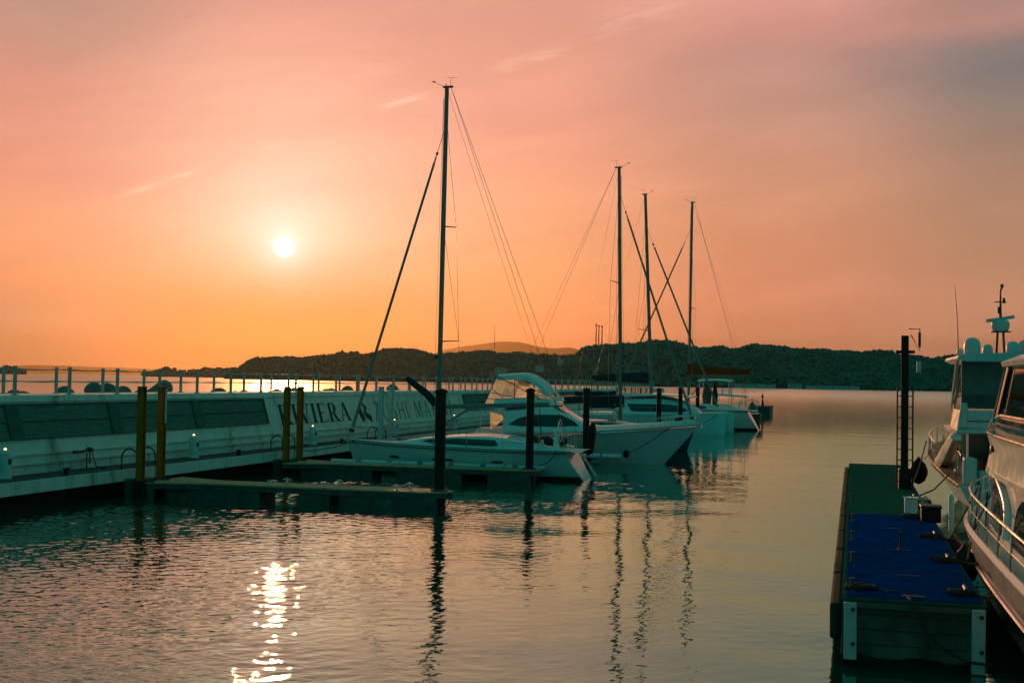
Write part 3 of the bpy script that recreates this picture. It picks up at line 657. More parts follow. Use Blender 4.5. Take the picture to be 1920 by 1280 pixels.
# wash-down stand with a hose, bollards
e = empty('hose_stand', (-22.6, 37.3*.905, DZ), 'thin dark hose stand with a hose hanging from it against the white wall', 'hose stand')
MB().tube([(0, -0.06, 0), (0, -0.06, 0.52)], 0.022, 8).tube([(0, 0.10, 0.15), (0, 0.10, 0.52)], 0.022, 8).build('post', DARKPL, e, smooth=True)
MB().tube([(0, -0.75, 0.56), (0, -0.3, 0.55), (0, 0.05, 0.60), (0, 0.22, 0.57)], 0.05, 10, r1=0.035).lathe([(0.02, 0), (0.12, 0.03), (0.13, 0.10), (0.05, 0.15)], (0, 0.08, 0.52), 12).build('hose_reel', DARKPL, e, smooth=True)
MB().tube([(0.05, 0.14, 0.52), (0.12, 0.17, 0.25), (0.16, 0.22, 0.06), (0.22, 0.36, 0.015), (0.25, 0.6, 0.015)], 0.016, 8).build('hose', RUBBER, e, smooth=True)
for px, lab in ((125, 'short dark mooring post on the quay edge left of the hose stand'), (447, 'short dark mooring post on the quay edge between the yellow pile pairs'), (640, 'short dark mooring post on the quay edge near the sailboat bow')):
    q = on_x(px, 860, EDGE-0.22)
    e = empty('mooring_post', (EDGE-0.22, q.y, DZ), lab, 'mooring post', 'mooring posts on the quay')
    MB().lathe([(0.10, 0), (0.10, 0.02), (0.06, 0.04), (0.06, 0.22)], n=12).build('post', BPILE, e, smooth=True)
    MB().tube([(0, -0.14, 0.20), (0, 0.14, 0.20)], 0.035, 8).build('cross_bar', BPILE, e, smooth=True)

# ---- finger pontoons
FY = [34.9, 44.75, 55.0, 75.6, 85.9, 96.2]
def finger(i, y, xe, lab, floats, fend=None, lights=True):
    O_ = (-20.6, y, 0)
    e = empty('finger_pontoon', O_, lab, 'pontoon', 'finger pontoons')
    Lx = xe+20.6; w = 0.62
    deck = [(-0.1, -w-0.5), (1.7, -w), (Lx-0.55, -w), (Lx-0.25, -w*0.95), (Lx+0.30, -w*0.5), (Lx+0.46, 0), (Lx+0.30, w*0.5), (Lx-0.25, w*0.95), (Lx-0.55, w), (1.7, w), (-0.1, w+0.7)]
    MB().prism(deck, lambda x, y_: (x, y_, 0.44), lambda x, y_: (x, y_, 0.50)).build('deck', FDECK, e, bevel=0.012)
    d2 = [(x*0.995+0.02, y_*0.96) for x, y_ in deck]
    MB().prism(d2, lambda x, y_: (x, y_, 0.30), lambda x, y_: (x, y_, 0.438)).build('frame', FSIDE, e)
    for a, c in floats:
        MB().span((a, -w*0.93, -0.25), (c, w*0.93, 0.298)).build('float', FLOATM, e, bevel=0.03)
    if fend:
        for a, c, s in fend:
            MB().tube([(a, s*(w+0.08), 0.50), (a+0.03, s*(w+0.08), 0.50), (c-0.03, s*(w+0.08), 0.50), (c, s*(w+0.08), 0.50)], 0.11, 12).build('dock_fender', PEDW, e, smooth=True)
    for fx, s in ((0.43, -1), (0.44, 1), (0.62, -1), (0.63, 1), (0.87, -1), (0.88, 1)):
        x = fx*Lx
        MB().lathe([(0.07, 0), (0.07, 0.015), (0.035, 0.03), (0.03, 0.13), (0.06, 0.145), (0.06, 0.165)], (x, s*w*0.72, 0.502), 10).tube([(x-0.13, s*w*0.72, 0.62), (x+0.13, s*w*0.72, 0.62)], 0.022, 8).build('cleat', STEEL, e, smooth=True)
    MB().lathe([(0.26, 0.0), (0.26, 0.05), (0.19, 0.05), (0.19, 0.0)], (Lx, 0, 0.505), 16).build('pile_guide', FSIDE, e, smooth=True)
    return e
flab = ['low timber-coloured finger pontoon nearest the viewer, cleats along its deck', 'dark finger pontoon alongside the near sailboat with a row of white fenders', 'finger pontoon with two pale fenders beside the motor cruiser', 'dark finger pontoon before the catamaran, next to the first far pile', 'dark finger pontoon under the near hull of the catamaran', 'dark finger pontoon beyond the catamaran']
fl1 = [(0.4, 3.6), (4.9, 5.9), (6.2, 9.2)]
xe = [on_y((827, 995, 1100, 1236, 1276, 1308)[i], 733, FY[i]).x for i in range(6)]
for i in range(6):
    fd = None
    if i == 1: fd = [(1.2+1.28*k, 2.25+1.28*k, 1) for k in range(7)]
    if i == 2: fd = [(9.35, 10.35, -1), (10.45, 11.3, -1)]
    ff = finger(i, FY[i], xe[i], flab[i], fl1 if i == 0 else [(0.4, 3.4), (4.4, 7.0), (8.0, 9.6)], fd)
    if i == 2: ff.children
# round piles at the finger ends
plab = ['thick black pile through the end of the nearest finger pontoon', 'black pile in front of the motor cruiser at the end of the second finger', 'black pile at the sailboat stern with a fender hung on its foot', 'thin far black pile before the catamaran cabin', 'second far black pile, right of the catamaran cabin', 'last far black pile, near the furled rust-coloured sail']
for i in range(6):
    q = on_y((827, 995, 1100, 1236, 1276, 1308)[i], 733, FY[i])
    e = empty('round_pile', (q.x, FY[i], 0), plab[i], 'pile', 'round black piles at the finger ends')
    r = (0.165, 0.150, 0.150, 0.15, 0.15, 0.15)[i]
    h = (3.42, 3.42, 3.42, 3.40, 3.42, 3.42)[i]
    MB().lathe([(r*1.03, -2.5), (r*1.02, 0.35), (r, 0.5), (r, h)], n=24).build('shaft', BPILE, e, smooth=True)
    MB().lathe([(r*1.25, 0), (r*1.25, 0.05), (r*0.9, 0.10), (0.02, 0.13)], (0, 0, h), 24).build('cap', BPILE, e, smooth=True)
    MB().lathe([(r*1.06, -2), (r*1.08, 0.12), (r*1.05, 0.3)], n=24).build('wet_foot', ALGAE, e, smooth=True)
# chain loop hanging off the end of the near finger
q = on_y(842, 935, FY[0])
e = tag(MB().tube([(q.x-0.08, FY[0]-.3, 0.42), (q.x-0.10, FY[0]-.32, 0.22), (q.x, FY[0]-.32, 0.02), (q.x+0.10, FY[0]-.32, 0.22), (q.x+0.14, FY[0]-.3, 0.42)], 0.018, 8).build('mooring_chain', ROPE, smooth=True), 'dark loop of chain hanging into the water from the nearest finger end', 'chain')
e = tag(MB().lathe([(0.10, 0), (0.16, 0.25), (0.20, 1.0), (0.17, 1.5), (0.09, 1.75)], (on_y(1103, 870, 54.4).x, 54.35, 0.25), 14, (0.12, 0, 1)).build('pile_fender', RUBBER, smooth=True), 'long black fender leaning on the pile behind the sailboat stern', 'fender')
# ---------------------------------------------------------------- boats
def hull(Lh, B, fb0, fb1, draft=0.5, rake=0.9, trake=0.0, tb=0.78, pw=2.2, flare=0.12, vee=0.5, mid=0.42, n=28, m=10, plumb=False, keel0=None):
    """lofted hull, stern at x=0, bow at x=Lh, waterline z=0; returns mesh builder and the sheer/half-beam functions"""
    def hb(t):
        if t < mid: return B/2*(tb + (1-tb)*math.sin(t/mid*math.pi/2))
        return B/2*max(0.0, 1-((t-mid)/(1-mid))**pw)
    def sh(t): return fb0 + (fb1-fb0)*t**1.7
    rings = []
    for i in range(n+1):
        t = i/n; t = 1-(1-t)**1.25
        z1 = sh(t); zb = -draft*(1-max(0, (t-.75)/.25)**2*0.8); half = []
        for j in range(m+1):
            s = j/m; z = zb + (z1-zb)*s
            full = s**vee
            fl = 1 - flare*(1-s)*(0.3+1.7*t)
            y = max(hb(t), 0.012)*full*max(0.15, fl) if j else 0.0
            x = t*Lh - rake*(1-s)*max(0, t)**5 + trake*(s-0.3)*(1-t)**6
            half.append((x, y, z))
        ring = half + [(x, -y, z) for x, y, z in reversed(half[1:])]
        rings.append(ring)
    b = MB(); b.loft(rings, cap=True)
    return b, sh, hb
def deck_mesh(Lh, sh, hb, t0, t1, dz=-0.03, inset=0.0, camber=0.05, n=22):
    b = MB(); rings = []
    for i in range(n+1):
        t = t0+(t1-t0)*i/n; h = max(0.01, hb(t)-inset); z = sh(t)+dz
        rings.append([(t*Lh, h*k, z + camber*(1-k*k)) for k in (-1, -.6, -.2, .2, .6, 1)])
    return b.loft(rings, cap=False, closed=False)
def sheer_strip(Lh, sh, hb, t0, t1, dz0, dz1, out, n=26):
    b = MB()
    for s in (-1, 1):
        r = []
        for i in range(n+1):
            t = t0+(t1-t0)*i/n; y = s*(hb(t)+out); z = sh(t)
            r.append([(t*Lh, y, z+dz0), (t*Lh, y, z+dz1), (t*Lh, y-s*0.05, z+dz1), (t*Lh, y-s*0.05, z+dz0)])
        b.loft(r)
    return b
def trunk(pts, top_scale=0.8, m=None):
    """cabin trunk from stations (x, half-width, z-foot, z-top); rounded shoulders"""
    rings = []
    for x, w, z0, z1 in pts:
        h = z1-z0
        rings.append([(x, -w, z0), (x, -w*0.95, z0+h*.55), (x, -w*top_scale, z0+h*.88), (x, -w*top_scale*.55, z1), (x, 0, z1+h*.04), (x, w*top_scale*.55, z1), (x, w*top_scale, z0+h*.88), (x, w*.95, z0+h*.55), (x, w, z0)])
    return MB().loft(rings)
def side_panes(name, m, parent, pts, f, t=0.014, off=0.006, sides=(-1, 1)):
    """a pane following the curved side: polygon of (x, z), f(x, z) = half width there; one object per side"""
    xs = [p[0] for p in pts]; x0, x1 = min(xs), max(xs); nx, nz = 26, 5; out = []
    def cut(x):
        zs = []
        for (xa, za), (xb, zb) in zip(pts, pts[1:]+pts[:1]):
            if min(xa, xb)-1e-9 <= x <= max(xa, xb)+1e-9: zs += [za, zb] if abs(xb-xa) < 1e-9 else [za+(zb-za)*(x-xa)/(xb-xa)]
        return min(zs), max(zs)
    for s in sides:
        rings = []
        for i in range(nx+1):
            x = x0+(x1-x0)*(0.002+0.996*i/nx); lo, hi = cut(x)
            zz = [lo+(hi-lo)*k/nz for k in range(nz+1)]
            rings.append([(x, s*(f(x, z)+off+t), z) for z in zz] + [(x, s*(f(x, z)+off), z) for z in reversed(zz)])
        o = MB().loft(rings).build(name, m, parent); out.append(o)
    return out
def wires(name, segs, r, parent, m=WIRE, n=5):
    b = MB()
    for a, c in segs: b.tube([a, c], r, n)
    return b.build(name, m, parent, smooth=True)
def rail(parent, name, pts, posts, r=0.014, mid=True, m=STEEL):
    b = MB(); b.tube(pts, r, 8)
    for a, c in posts: b.tube([a, c], r*0.9, 8)
    return b.build(name, m, parent, smooth=True)
def masthead(parent, x, y, z):
    b = MB(); b.span((x-0.26, -0.05, z), (x+0.16, 0.05, z+0.07)).tube([(x, 0, z), (x+0.05, 0.0, z+0.16)], 0.02, 6)
    b.tube([(x+0.1, 0, z+0.05), (x+0.55, 0.0, z+0.26)], 0.009, 6).lathe([(0.02, 0), (0.07, 0.03), (0.02, 0.06)], (x+0.56, 0, z+0.24), 8)
    b.tube([(x-0.15, 0, z+0.05), (x-0.17, 0, z+0.42)], 0.008, 6).tube([(x-0.42, 0, z+0.40), (x-0.02, 0, z+0.42)], 0.007, 6)
    return b.build('masthead_gear', DARKPL, parent)
def sailboat(loc, rz, lab, Lh, B, fb0, fb1, hm, mx, mz0, mz1, rake, forestay, back, boom, spreaders, mw, trake=1.0, cover=None, cab=(0.30, 0.80, 0.55), group='sailing yachts', jibr=0.055):
    e = empty('sailing_yacht', loc, lab, 'sailboat', group, rz)
    b, sh, hb = hull(Lh, B, fb0, fb1, 0.45, 0.55, trake, tb=0.74, pw=2.0, flare=0.10, vee=0.42, mid=0.40)
    h = b.build('hull', hm, e, smooth=True)
    for s in (-1, 1):      # dark boot-top along the waterline
        rr = []
        for k in range(27):
            t = 0.004+0.93*k/26; ring = []
            for z, off in ((-.25, .007), (-.05, .007), (.10, .007), (.17, .007), (.17, -.02), (-.25, -.02)):
                q = (z+.45)/(sh(t)+.45); ring.append((t*Lh-.55*(1-q)*t**5+trake*(q-.3)*(1-t)**6, s*(hb(t)*q**.42*max(.15, 1-.10*(1-q)*(.3+1.7*t))+off), z))
            rr.append(ring)
        MB().loft(rr).build('boot_top', HULLBAND, h, smooth=True)
    deck_mesh(Lh, sh, hb, 0.0, 0.985, 0.012, 0.03).build('deck', GELD, e, smooth=True)
    sheer_strip(Lh, sh, hb, 0.06, 0.99, -0.075, -0.045, 0.010).build('rub_stripe', NAVYC, h)
    sheer_strip(Lh, sh, hb, 0.04, 0.985, 0.0, 0.045, -0.03).build('toe_rail', ALU, e)
    c0, c1, ch = cab
    st = []
    for k in range(9):
        q = k/8; t = c0+(c1-c0)*q; zt = sh(t)+ch*(1-q**2.2)*(1 if q > .06 else .9)
        st.append((t*Lh, max(.12, hb(t)*(0.70-0.10*q)), sh(t)-.02, max(sh(t)+.04, zt)))
    trunk(st, .82).build('coachroof', GEL, e, smooth=True)
    wf = lambda x, z: max(.12, hb(x/Lh)*(0.70-0.10*((x/Lh-c0)/(c1-c0))))*(1-0.05*max(0, min(1, (z-sh(x/Lh))/.35)))+.004
    z_ = lambda x: sh(x/Lh)
    xa, xb = (c0+.03)*Lh, (c0+(c1-c0)*.70)*Lh
    side_panes('cabin_window', GLASS, e, [(xa, z_(xa)+.16), (xa+.25, z_(xa)+.12), ((xa+xb)/2, z_((xa+xb)/2)+.12), (xb-.4, z_(xb)+.13), (xb, z_(xb)+.19), (xb-.5, z_(xb)+.27), ((xa+xb)/2, z_((xa+xb)/2)+.36), (xa+.02, z_(xa)+.36)], wf)
    for t0, t1 in ((.30, .345), (.50, .59), (.74, .78)):
        side_panes('hull_window', GLASS, e, [(t0*Lh, .56*sh(t0)), (t1*Lh, .56*sh(t1)), (t1*Lh, .56*sh(t1)+.075), (t0*Lh, .56*sh(t0)+.075)], lambda x, z: hb(x/Lh)*((z+.45)/(sh(x/Lh)+.45))**.42*(1-.10*(1-(z+.45)/(sh(x/Lh)+.45))*(.3+1.7*x/Lh)), 0.012)
    # cockpit: coamings, well, wheel
    for s in (-1, 1):
        cb = MB().loft([[(x, s*w_, z0), (x, s*(w_-.05), z0+hh), (x, s*(w_-.28), z0+hh), (x, s*(w_-.34), z0)] for x, w_, z0, hh in ((.25*Lh*.3, hb(.08)*.80, sh(.08), .12), (.18*Lh, hb(.18)*.74, sh(.18), .28), (c0*Lh+.1, hb(c0)*.70, sh(c0), .42))])
        cb.build('cockpit_coaming', GEL, e, smooth=True)
    MB().span((.06*Lh, -hb(.1)*.45, sh(.1)+.02), (c0*Lh, hb(.1)*.45, sh(.1)+.035)).build('cockpit_sole', TEAK, e)
    wb = MB(); pts = [(.11*Lh, .42*math.cos(a), sh(.1)+.75+.42*math.sin(a)) for a in [k*math.pi/12 for k in range(25)]]; wb.tube(pts, .018, 6)
    for a in (0, 1.05, 2.1): wb.tube([(.11*Lh, .42*math.cos(a), sh(.1)+.75+.42*math.sin(a)), (.11*Lh, -.42*math.cos(a), sh(.1)+.75-.42*math.sin(a))], .01, 6)
    wb.build('steering_wheel', STEEL, e, smooth=True)
    MB().box((.125*Lh, 0, sh(.1)+.40), (.22, .30, .80), taper=.7).build('wheel_pedestal', GEL, e, bevel=.03)
    for s in (-1, 1): MB().lathe([(.09, 0), (.09, .05), (.055, .07), (.055, .13), (.075, .15), (.02, .16)], (.16*Lh, s*hb(.16)*.62, sh(.16)+.26), 12).build('winch', STEEL, e, smooth=True)
    for q in (.22, .55): MB().box(((c0+(c1-c0)*(.35+q))*Lh, 0, sh(c0+(c1-c0)*(.35+q))+ch*(1-(.35+q)**2.2)*1.0+.05), (.5, .5, .05)).build('deck_hatch', GLASS, e, bevel=.012)
    # mast and rigging
    mt = MB(); H = mz1-mz0
    mpt = lambda z: (mx - rake*(z-mz0)/H, 0, z)
    mt.tube([mpt(mz0), mpt(mz0+H*.75), mpt(mz1)], mw/2, 14, r1=mw/2*.86, flat=.62)
    mast = mt.build('mast', ALU, e, smooth=True)
    masthead(mast, mpt(mz1)[0], 0, mz1)
    MB().span((mpt(mz0+H*.22)[0]+mw*.5, -.05, mz0+H*.22), (mpt(mz0+H*.22)[0]+mw*.5+.10, .05, mz0+H*.22+.14)).build('deck_light', DARKPL, mast)
    tips = []
    for fz, ln in spreaders:
        p = Vector(mpt(mz0+H*fz))
        for s in (-1, 1):
            q = p+Vector((-.36*ln, s*ln, .06)); tips.append((s, q))
            MB().tube([p, q], .030, 8, r1=.018).build('spreader', ALU, mast, smooth=True)
    segs = []
    for s in (-1, 1):
        tp_ = [q for ss, q in tips if ss == s]; ch_ = Vector((mx-.45, s*hb(mx/Lh)*.92, sh(mx/Lh)))
        top = Vector(mpt(mz0+H*.93)); path = [ch_] + tp_ + [top]
        segs += list(zip(path, path[1:]))
        segs.append((Vector((mx-.25, s*hb(mx/Lh)*.88, sh(mx/Lh))), Vector(mpt(mz0+H*spreaders[0][0]))))
        if len(tp_) > 1: segs.append((tp_[0], Vector(mpt(mz0+H*spreaders[1][0]))))
    wires('shroud', segs, .0085, e)
    if back:
        tt = Vector(mpt(mz1))+Vector((-.18, 0, 0)); 
        wires('backstay', [(tt, Vector((back, s*hb(.03)*.75, sh(0)+.1))) for s in (-1, 1)], .0085, e)
    fz, fx, fzb = forestay
    a = Vector(mpt(fz)); c = Vector((fx, 0, fzb)); d = c-a
    MB().tube([a, a+d*.10], .012, 6).build('forestay', WIRE, e, smooth=True)
    MB().lathe([(.02, 0), (.05, .03), (.05, .12), (.02, .15)], a+d*.085, 10, d).tube([a+d*.10, a+d*.13], .035, 8).tube([a+d*.12, a+d*.20, a+d*.55, a+d*.9, a+d*.965], jibr, 10, r1=jibr*1.5).build('furled_headsail', SAILC, e, smooth=True)
    MB().lathe([(.03, 0), (.11, .02), (.11, .14), (.05, .16)], a+d*.97, 14, d).build('furling_drum', DARKPL, e, smooth=True)
    bx, bz0, bz1 = boom
    bm_ = MB().tube([(mx-.12, 0, bz0), (bx, 0, bz1)], .095, 10, flat=.7).build('boom', ALU, e, smooth=True)
    MB().tube([(mx-.1, 0, mz0+.35), (mx-1.35, 0, bz0+(bz1-bz0)*.27-.06)], .045, 8).build('vang', ALU, bm_, smooth=True)
    wires('mainsheet', [((bx+.4, 0, bz1), (bx+.3, s*.1, sh(.12)+.35)) for s in (-1, 1)], .012, bm_, ROPE)
    wires('topping_lift', [(mpt(mz1), (bx+.05, 0, bz1))], .006, e)
    wires('halyard', [(Vector(mpt(mz0+H*.97))+Vector((.12, .03*s, 0)), Vector(mpt(mz0+.9))+Vector((.16+.05*s, .05*s, 0))) for s in (-1, 1)], .007, e, ROPE)
    if cover:
        cm, h0, h1, x0, x1 = cover; rings = []
        for k in range(11):
            q = k/10; x = x0+(x1-x0)*q; zb = bz0+(bz1-bz0)*q+.02; hh = h0+(h1-h0)*q**.7+.03*math.sin(k*2.1); ww = (.20-.08*q)
            rings.append([(x, -ww*.6, zb), (x, -ww, zb+hh*.35), (x, -ww*.55, zb+hh*.8), (x, 0, zb+hh), (x, ww*.55, zb+hh*.8), (x, ww, zb+hh*.35), (x, ww*.6, zb), (x, 0, zb-.07)])
        MB().loft(rings).build('sail_cover', cm, bm_, smooth=True)
    # pulpit, pushpit, stanchions
    t9 = .93; xb = Lh-.12
    P = [(t9*Lh-.5, -hb(t9-.05)+.05, sh(t9)+.58), (t9*Lh+.2, -hb(t9)+.1, sh(t9)+.60), (xb+.12, 0, sh(1)+.62), (t9*Lh+.2, hb(t9)-.1, sh(t9)+.60), (t9*Lh-.5, hb(t9-.05)-.05, sh(t9)+.58)]
    rail(e, 'pulpit', P, [(p, (p[0], p[1], sh(min(1, p[0]/Lh))-.02)) for p in P[:2]+P[3:]] + [(P[2], (xb-.1, 0, sh(1)))])
    Q = [(.16*Lh, s*(hb(.16)-.06), sh(.16)+.60) for s in (-1,)] + [(.03*Lh+trake*.4, -hb(.03)*.9, sh(0)+.62), (.02*Lh+trake*.4, -.35, sh(0)+.62)]
    rail(e, 'pushpit', Q, [(p, (p[0], p[1], sh(.05))) for p in Q])
    Q2 = [(x, -y, z) for x, y, z in Q]
    rail(e, 'pushpit', Q2, [(p, (p[0], p[1], sh(.05))) for p in Q2])
    ps = []; l1 = MB()
    for s in (-1, 1):
        ln = [(t*Lh, s*(hb(t)-.06), sh(t)+.58) for t in (.16, .30, .44, .58, .72, .86)]
        for p in ln[1:]: ps.append((p, (p[0], p[1], p[2]-.6)))
        l1.tube(ln, .006, 5).tube([(x, y, z-.28) for x, y, z in ln], .006, 5)
    b = MB()
    for a_, c_ in ps: b.tube([a_, c_], .012, 6)
    b.build('stanchions', STEEL, e, smooth=True); l1.build('lifelines', WIRE, e)
    return e, sh, hb
def loc_x(px, py, y, x0, sgn): return (on_y(px, py, y).x-x0)*sgn

# near sailing yacht: bow to the breakwater, stern to the basin
Y1 = 47.0; S1 = -9.35; K = 47.0/46.3
def l1(px, py): q = on_y(px, py, Y1); return (S1-q.x, 0, q.z)
bowx = l1(650, 830)[0]; mxx = l1(821, 830)[0]
mt = l1(838, 165); mb = l1(821, 800); fs = l1(829, 235); fb = l1(655, 826)
e1, sh1, hb1 = sailboat((S1, Y1, 0), math.pi, 'white sailing yacht with a tall mast, nearest boat, bow towards the breakwater', bowx, 3.45, 1.12, 1.28, GEL, mxx, 1.55, mt[2], mxx-mt[0], (fs[2], bowx-.12, 1.38), .45, (l1(1030, 760)[0], 2.72, 2.90), ((.27, 1.15), (.60, .80)), .20, trake=1.0, jibr=.045)
MB().tube([l1(817, 757), l1(800, 738), l1(780, 722), l1(763, 709)], .17, 12, r1=.12).build('rolled_cover', NAVYC, e1, smooth=True)
# loose canvas bundles and a boarding plank at the stern
b = MB()
for q in range(9): b.lathe([(0.02, -.16), (.16, -.10), (.20, 0.02), (.10, .16), (.01, .2)], (1.15+.16*q, -.75+.25*math.sin(q*2.3), 1.42+.06*math.sin(q*1.7)), 9)
b.build('canvas_bundle', NAVYC, e1, smooth=True)
b = MB()
for s in (-.14, .14): b.tube([(-.28, -.3+s, .15), (.42, -.3+s, 1.15)], .014, 6)
for k in range(4): b.tube([(-.21+.18*k, -.44, .25+.26*k), (-.21+.18*k, -.16, .25+.26*k)], .014, 6)
b.build('stern_ladder', STEEL, e1, smooth=True)
for a, c, lab in (((S1-.9, Y1-1.45, 1.15), (-10.9, FY[1]+.4, .62), 'dark stern mooring line running from the near sailboat to the finger pontoon'), ((S1-bowx+.5, Y1-.2, 1.3), (-21.0, Y1-1.6, .87), 'dark bow mooring line from the near sailboat to the quay')):
    a, c = Vector(a), Vector(c); tag(MB().tube([a, a.lerp(c, .35)+Vector((0, 0, -.14)), a.lerp(c, .7)+Vector((0, 0, -.12)), c], .018, 6).build('mooring_line', ROPE, smooth=True), lab, 'rope')

# motor cruiser with a canvas enclosure on its flybridge
Y2 = 58.0; S2 = on_y(905, 800, Y2).x
def l2(px, py, dy=0): q = on_y(px, py, Y2+dy); return (q.x-S2, dy, q.z)
c2e = empty('motor_cruiser', (S2, Y2, 0), 'white flybridge motor cruiser with a clear canvas enclosure glowing orange, bow to the right', 'motor boat')
L2 = l2(1313, 797)[0]; B2 = 3.7
b, sh2, hb2 = hull(L2, B2, 1.30, 1.92, .5, 1.75, .0, tb=.86, pw=2.3, flare=.26, vee=.40, mid=.40)
hh = b.build('hull', GEL, c2e, smooth=True)
deck_mesh(L2, sh2, hb2, 0, .985, .01, .03, .22).build('deck', GELD, c2e, smooth=True)
sheer_strip(L2, sh2, hb2, .0, .985, -.11, -.06, .012).build('rub_rail', STEEL, hh)
b = MB()
for s in (-1, 1): b.loft([[(x, s*(hb2(x/L2)*.90+.008), .33+.03*x), (x, s*(hb2(x/L2)*.90+.012), .36+.03*x), (x, s*(hb2(x/L2)*.90), .36+.03*x), (x, s*(hb2(x/L2)*.89), .33+.03*x)] for x in [k*.4 for k in range(18)]])
b.build('spray_strake', GEL, hh)
wsf = l2(1112, 800)[0]; wst = l2(1042, 748)[0]; w2 = 1.38
st = [(1.4, w2, 1.30, 2.50), (2.4, w2, 1.32, 2.60), (wst-.6, w2, 1.45, 2.72), (wst, w2*.96, 1.48, 2.68), ((wst+wsf)/2, w2*.86, 1.55, 2.22), (wsf-.1, w2*.70, 1.58, 1.80), (wsf+.35, w2*.5, 1.62, 1.72)]
trunk(st, .88).build('deckhouse', GEL, c2e, smooth=True)
def wfn(x, z):
    for (x0, w0, f0, t0), (x1, w1, f1, t1) in zip(st, st[1:]):
        if x0 <= x <= x1:
            q = (x-x0)/(x1-x0); w = w0+(w1-w0)*q; f = f0+(f1-f0)*q; t = t0+(t1-t0)*q; u = (z-f)/(t-f)
            return w*(1-.05*min(1, u/.55)) if u < .55 else w*(.95-.07*min(1, (u-.55)/.33))
    return 1
p_ = [l2(966, 794)[0], l2(985, 780)[0], l2(1010, 775)[0], l2(1062, 776)[0], l2(1080, 786)[0], l2(1090, 795)[0]]
side_panes('saloon_window', GLASS, c2e, [(p_[0], 1.72), (p_[1]+.2, 1.66), (p_[3], 1.68), (p_[5]+.1, 1.74), (p_[4]+.1, 1.95), (p_[3], 2.24), (p_[2], 2.22), (p_[1], 2.05)], wfn)
# raked windscreen panes on the deckhouse front
b = MB()
for y0, y1 in ((-.80, -.30), (-.25, .25), (.30, .80)):
    b.prism([(wst+.15, y0), (wst+.15, y1), (wsf-.25, y1*.85), (wsf-.25, y0*.85)], lambda x, y: (x, y, 2.76-(x-wst)*.66), lambda x, y: (x, y, 2.79-(x-wst)*.66))
b.build('windscreen', GLASS, c2e)
fz = 2.60
# flybridge tub
fl = [(.9, 1.30, 2.52, 2.95), (1.4, 1.36, 2.55, 3.02), (wst-1.0, 1.32, 2.6, 3.10), (wst-.2, 1.10, 2.66, 3.02), (wst+.25, .7, 2.66, 2.80)]
trunk(fl, .96).build('flybridge', GEL, c2e, smooth=True)
# white canvas top, frames, clear curtains
xa, xb_ = l2(944, 699)[0], l2(1012, 712)[0]; xc = l2(1040, 732)[0]; z0, z1_, z2 = l2(950, 700)[2], l2(1012, 714)[2], l2(1042, 736)[2]
rings = []
for k in range(13):
    q = k/12; x = xa+(xc-xa)*q; z = z0 - .05 + .10*math.sin(q*2.2) - (z0-z2)*max(0, (q-.45)/.55)**1.6; hw = 1.22-.15*q*q
    rings.append([(x, -hw, z-.30), (x, -hw*.96, z-.10), (x, -hw*.6, z), (x, 0, z+.03), (x, hw*.6, z), (x, hw*.96, z-.10), (x, hw, z-.30), (x, hw*.93, z-.16), (x, hw*.58, z-.05), (x, 0, z-.02), (x, -hw*.58, z-.05), (x, -hw*.93, z-.16)])
cnp = MB().loft(rings).build('canvas_top', WHITEC, c2e, smooth=True)
xq = l2(921, 768)[0]
zl = 2.98
b = MB()
for s in (-1,):      # far side left open so the sun lights the near curtain
    b.add([(xq, s*1.26, zl-.35), (wst-.1, s*1.15, zl), (xc, s*1.08, z2-.26), ((xa+xc)/2, s*1.18, z0-.30), (xa, s*1.20, z0-.34)], [(0, 1, 2, 3, 4)])
b.add([(xq, -1.26, zl-.35), (xq, 1.26, zl-.35), (xa, 1.20, z0-.2), (xa, -1.20, z0-.2)], [(0, 1, 2, 3)])
b.add([(xc, -1.06, z2-.2), (xc, 1.06, z2-.2), (wst+.35, .75, zl-.1), (wst+.35, -.75, zl-.1)], [(0, 1, 2, 3)])
b.build('clear_curtains', VINYL, c2e, fixn=False)
b = MB()
for s in (-1, 1):
    b.tube([(xq, s*1.28, zl-.35), (xa, s*1.22, z0-.12)], .022, 6).tube([(xa+.05, s*1.22, z0-.15), (wst-.5, s*1.2, zl)], .02, 6).tube([(xa+.9, s*1.22, z0-.25), (xa+.9, s*1.25, zl-.2)], .02, 6)
    b.tube([(xq+.35, s*1.27, zl+.25), (xa+1.7, s*1.22, zl-.1)], .018, 6).tube([(xq+.1, s*1.27, zl-.05), (xq+1.9, s*1.25, zl-.03)], .016, 6).tube([(xq+.3, s*1.26, zl+.5), (xq+1.1, s*1.24, zl-.15)], .018, 6)
b.build('canopy_frame', DARKPL, c2e, smooth=True)
b = MB(); b.box((xa+1.5, .35, zl+.05), (.5, .5, .62), taper=.8).box((xa+1.5, -.5, zl+.02), (.5, .5, .56), taper=.8); b.build('helm_seat', WHITEC, c2e, bevel=.06)
MB().box((xc-.3, .3, zl+.05), (.5, .9, .4), taper=.6).build('helm_console', GEL, c2e, bevel=.05)
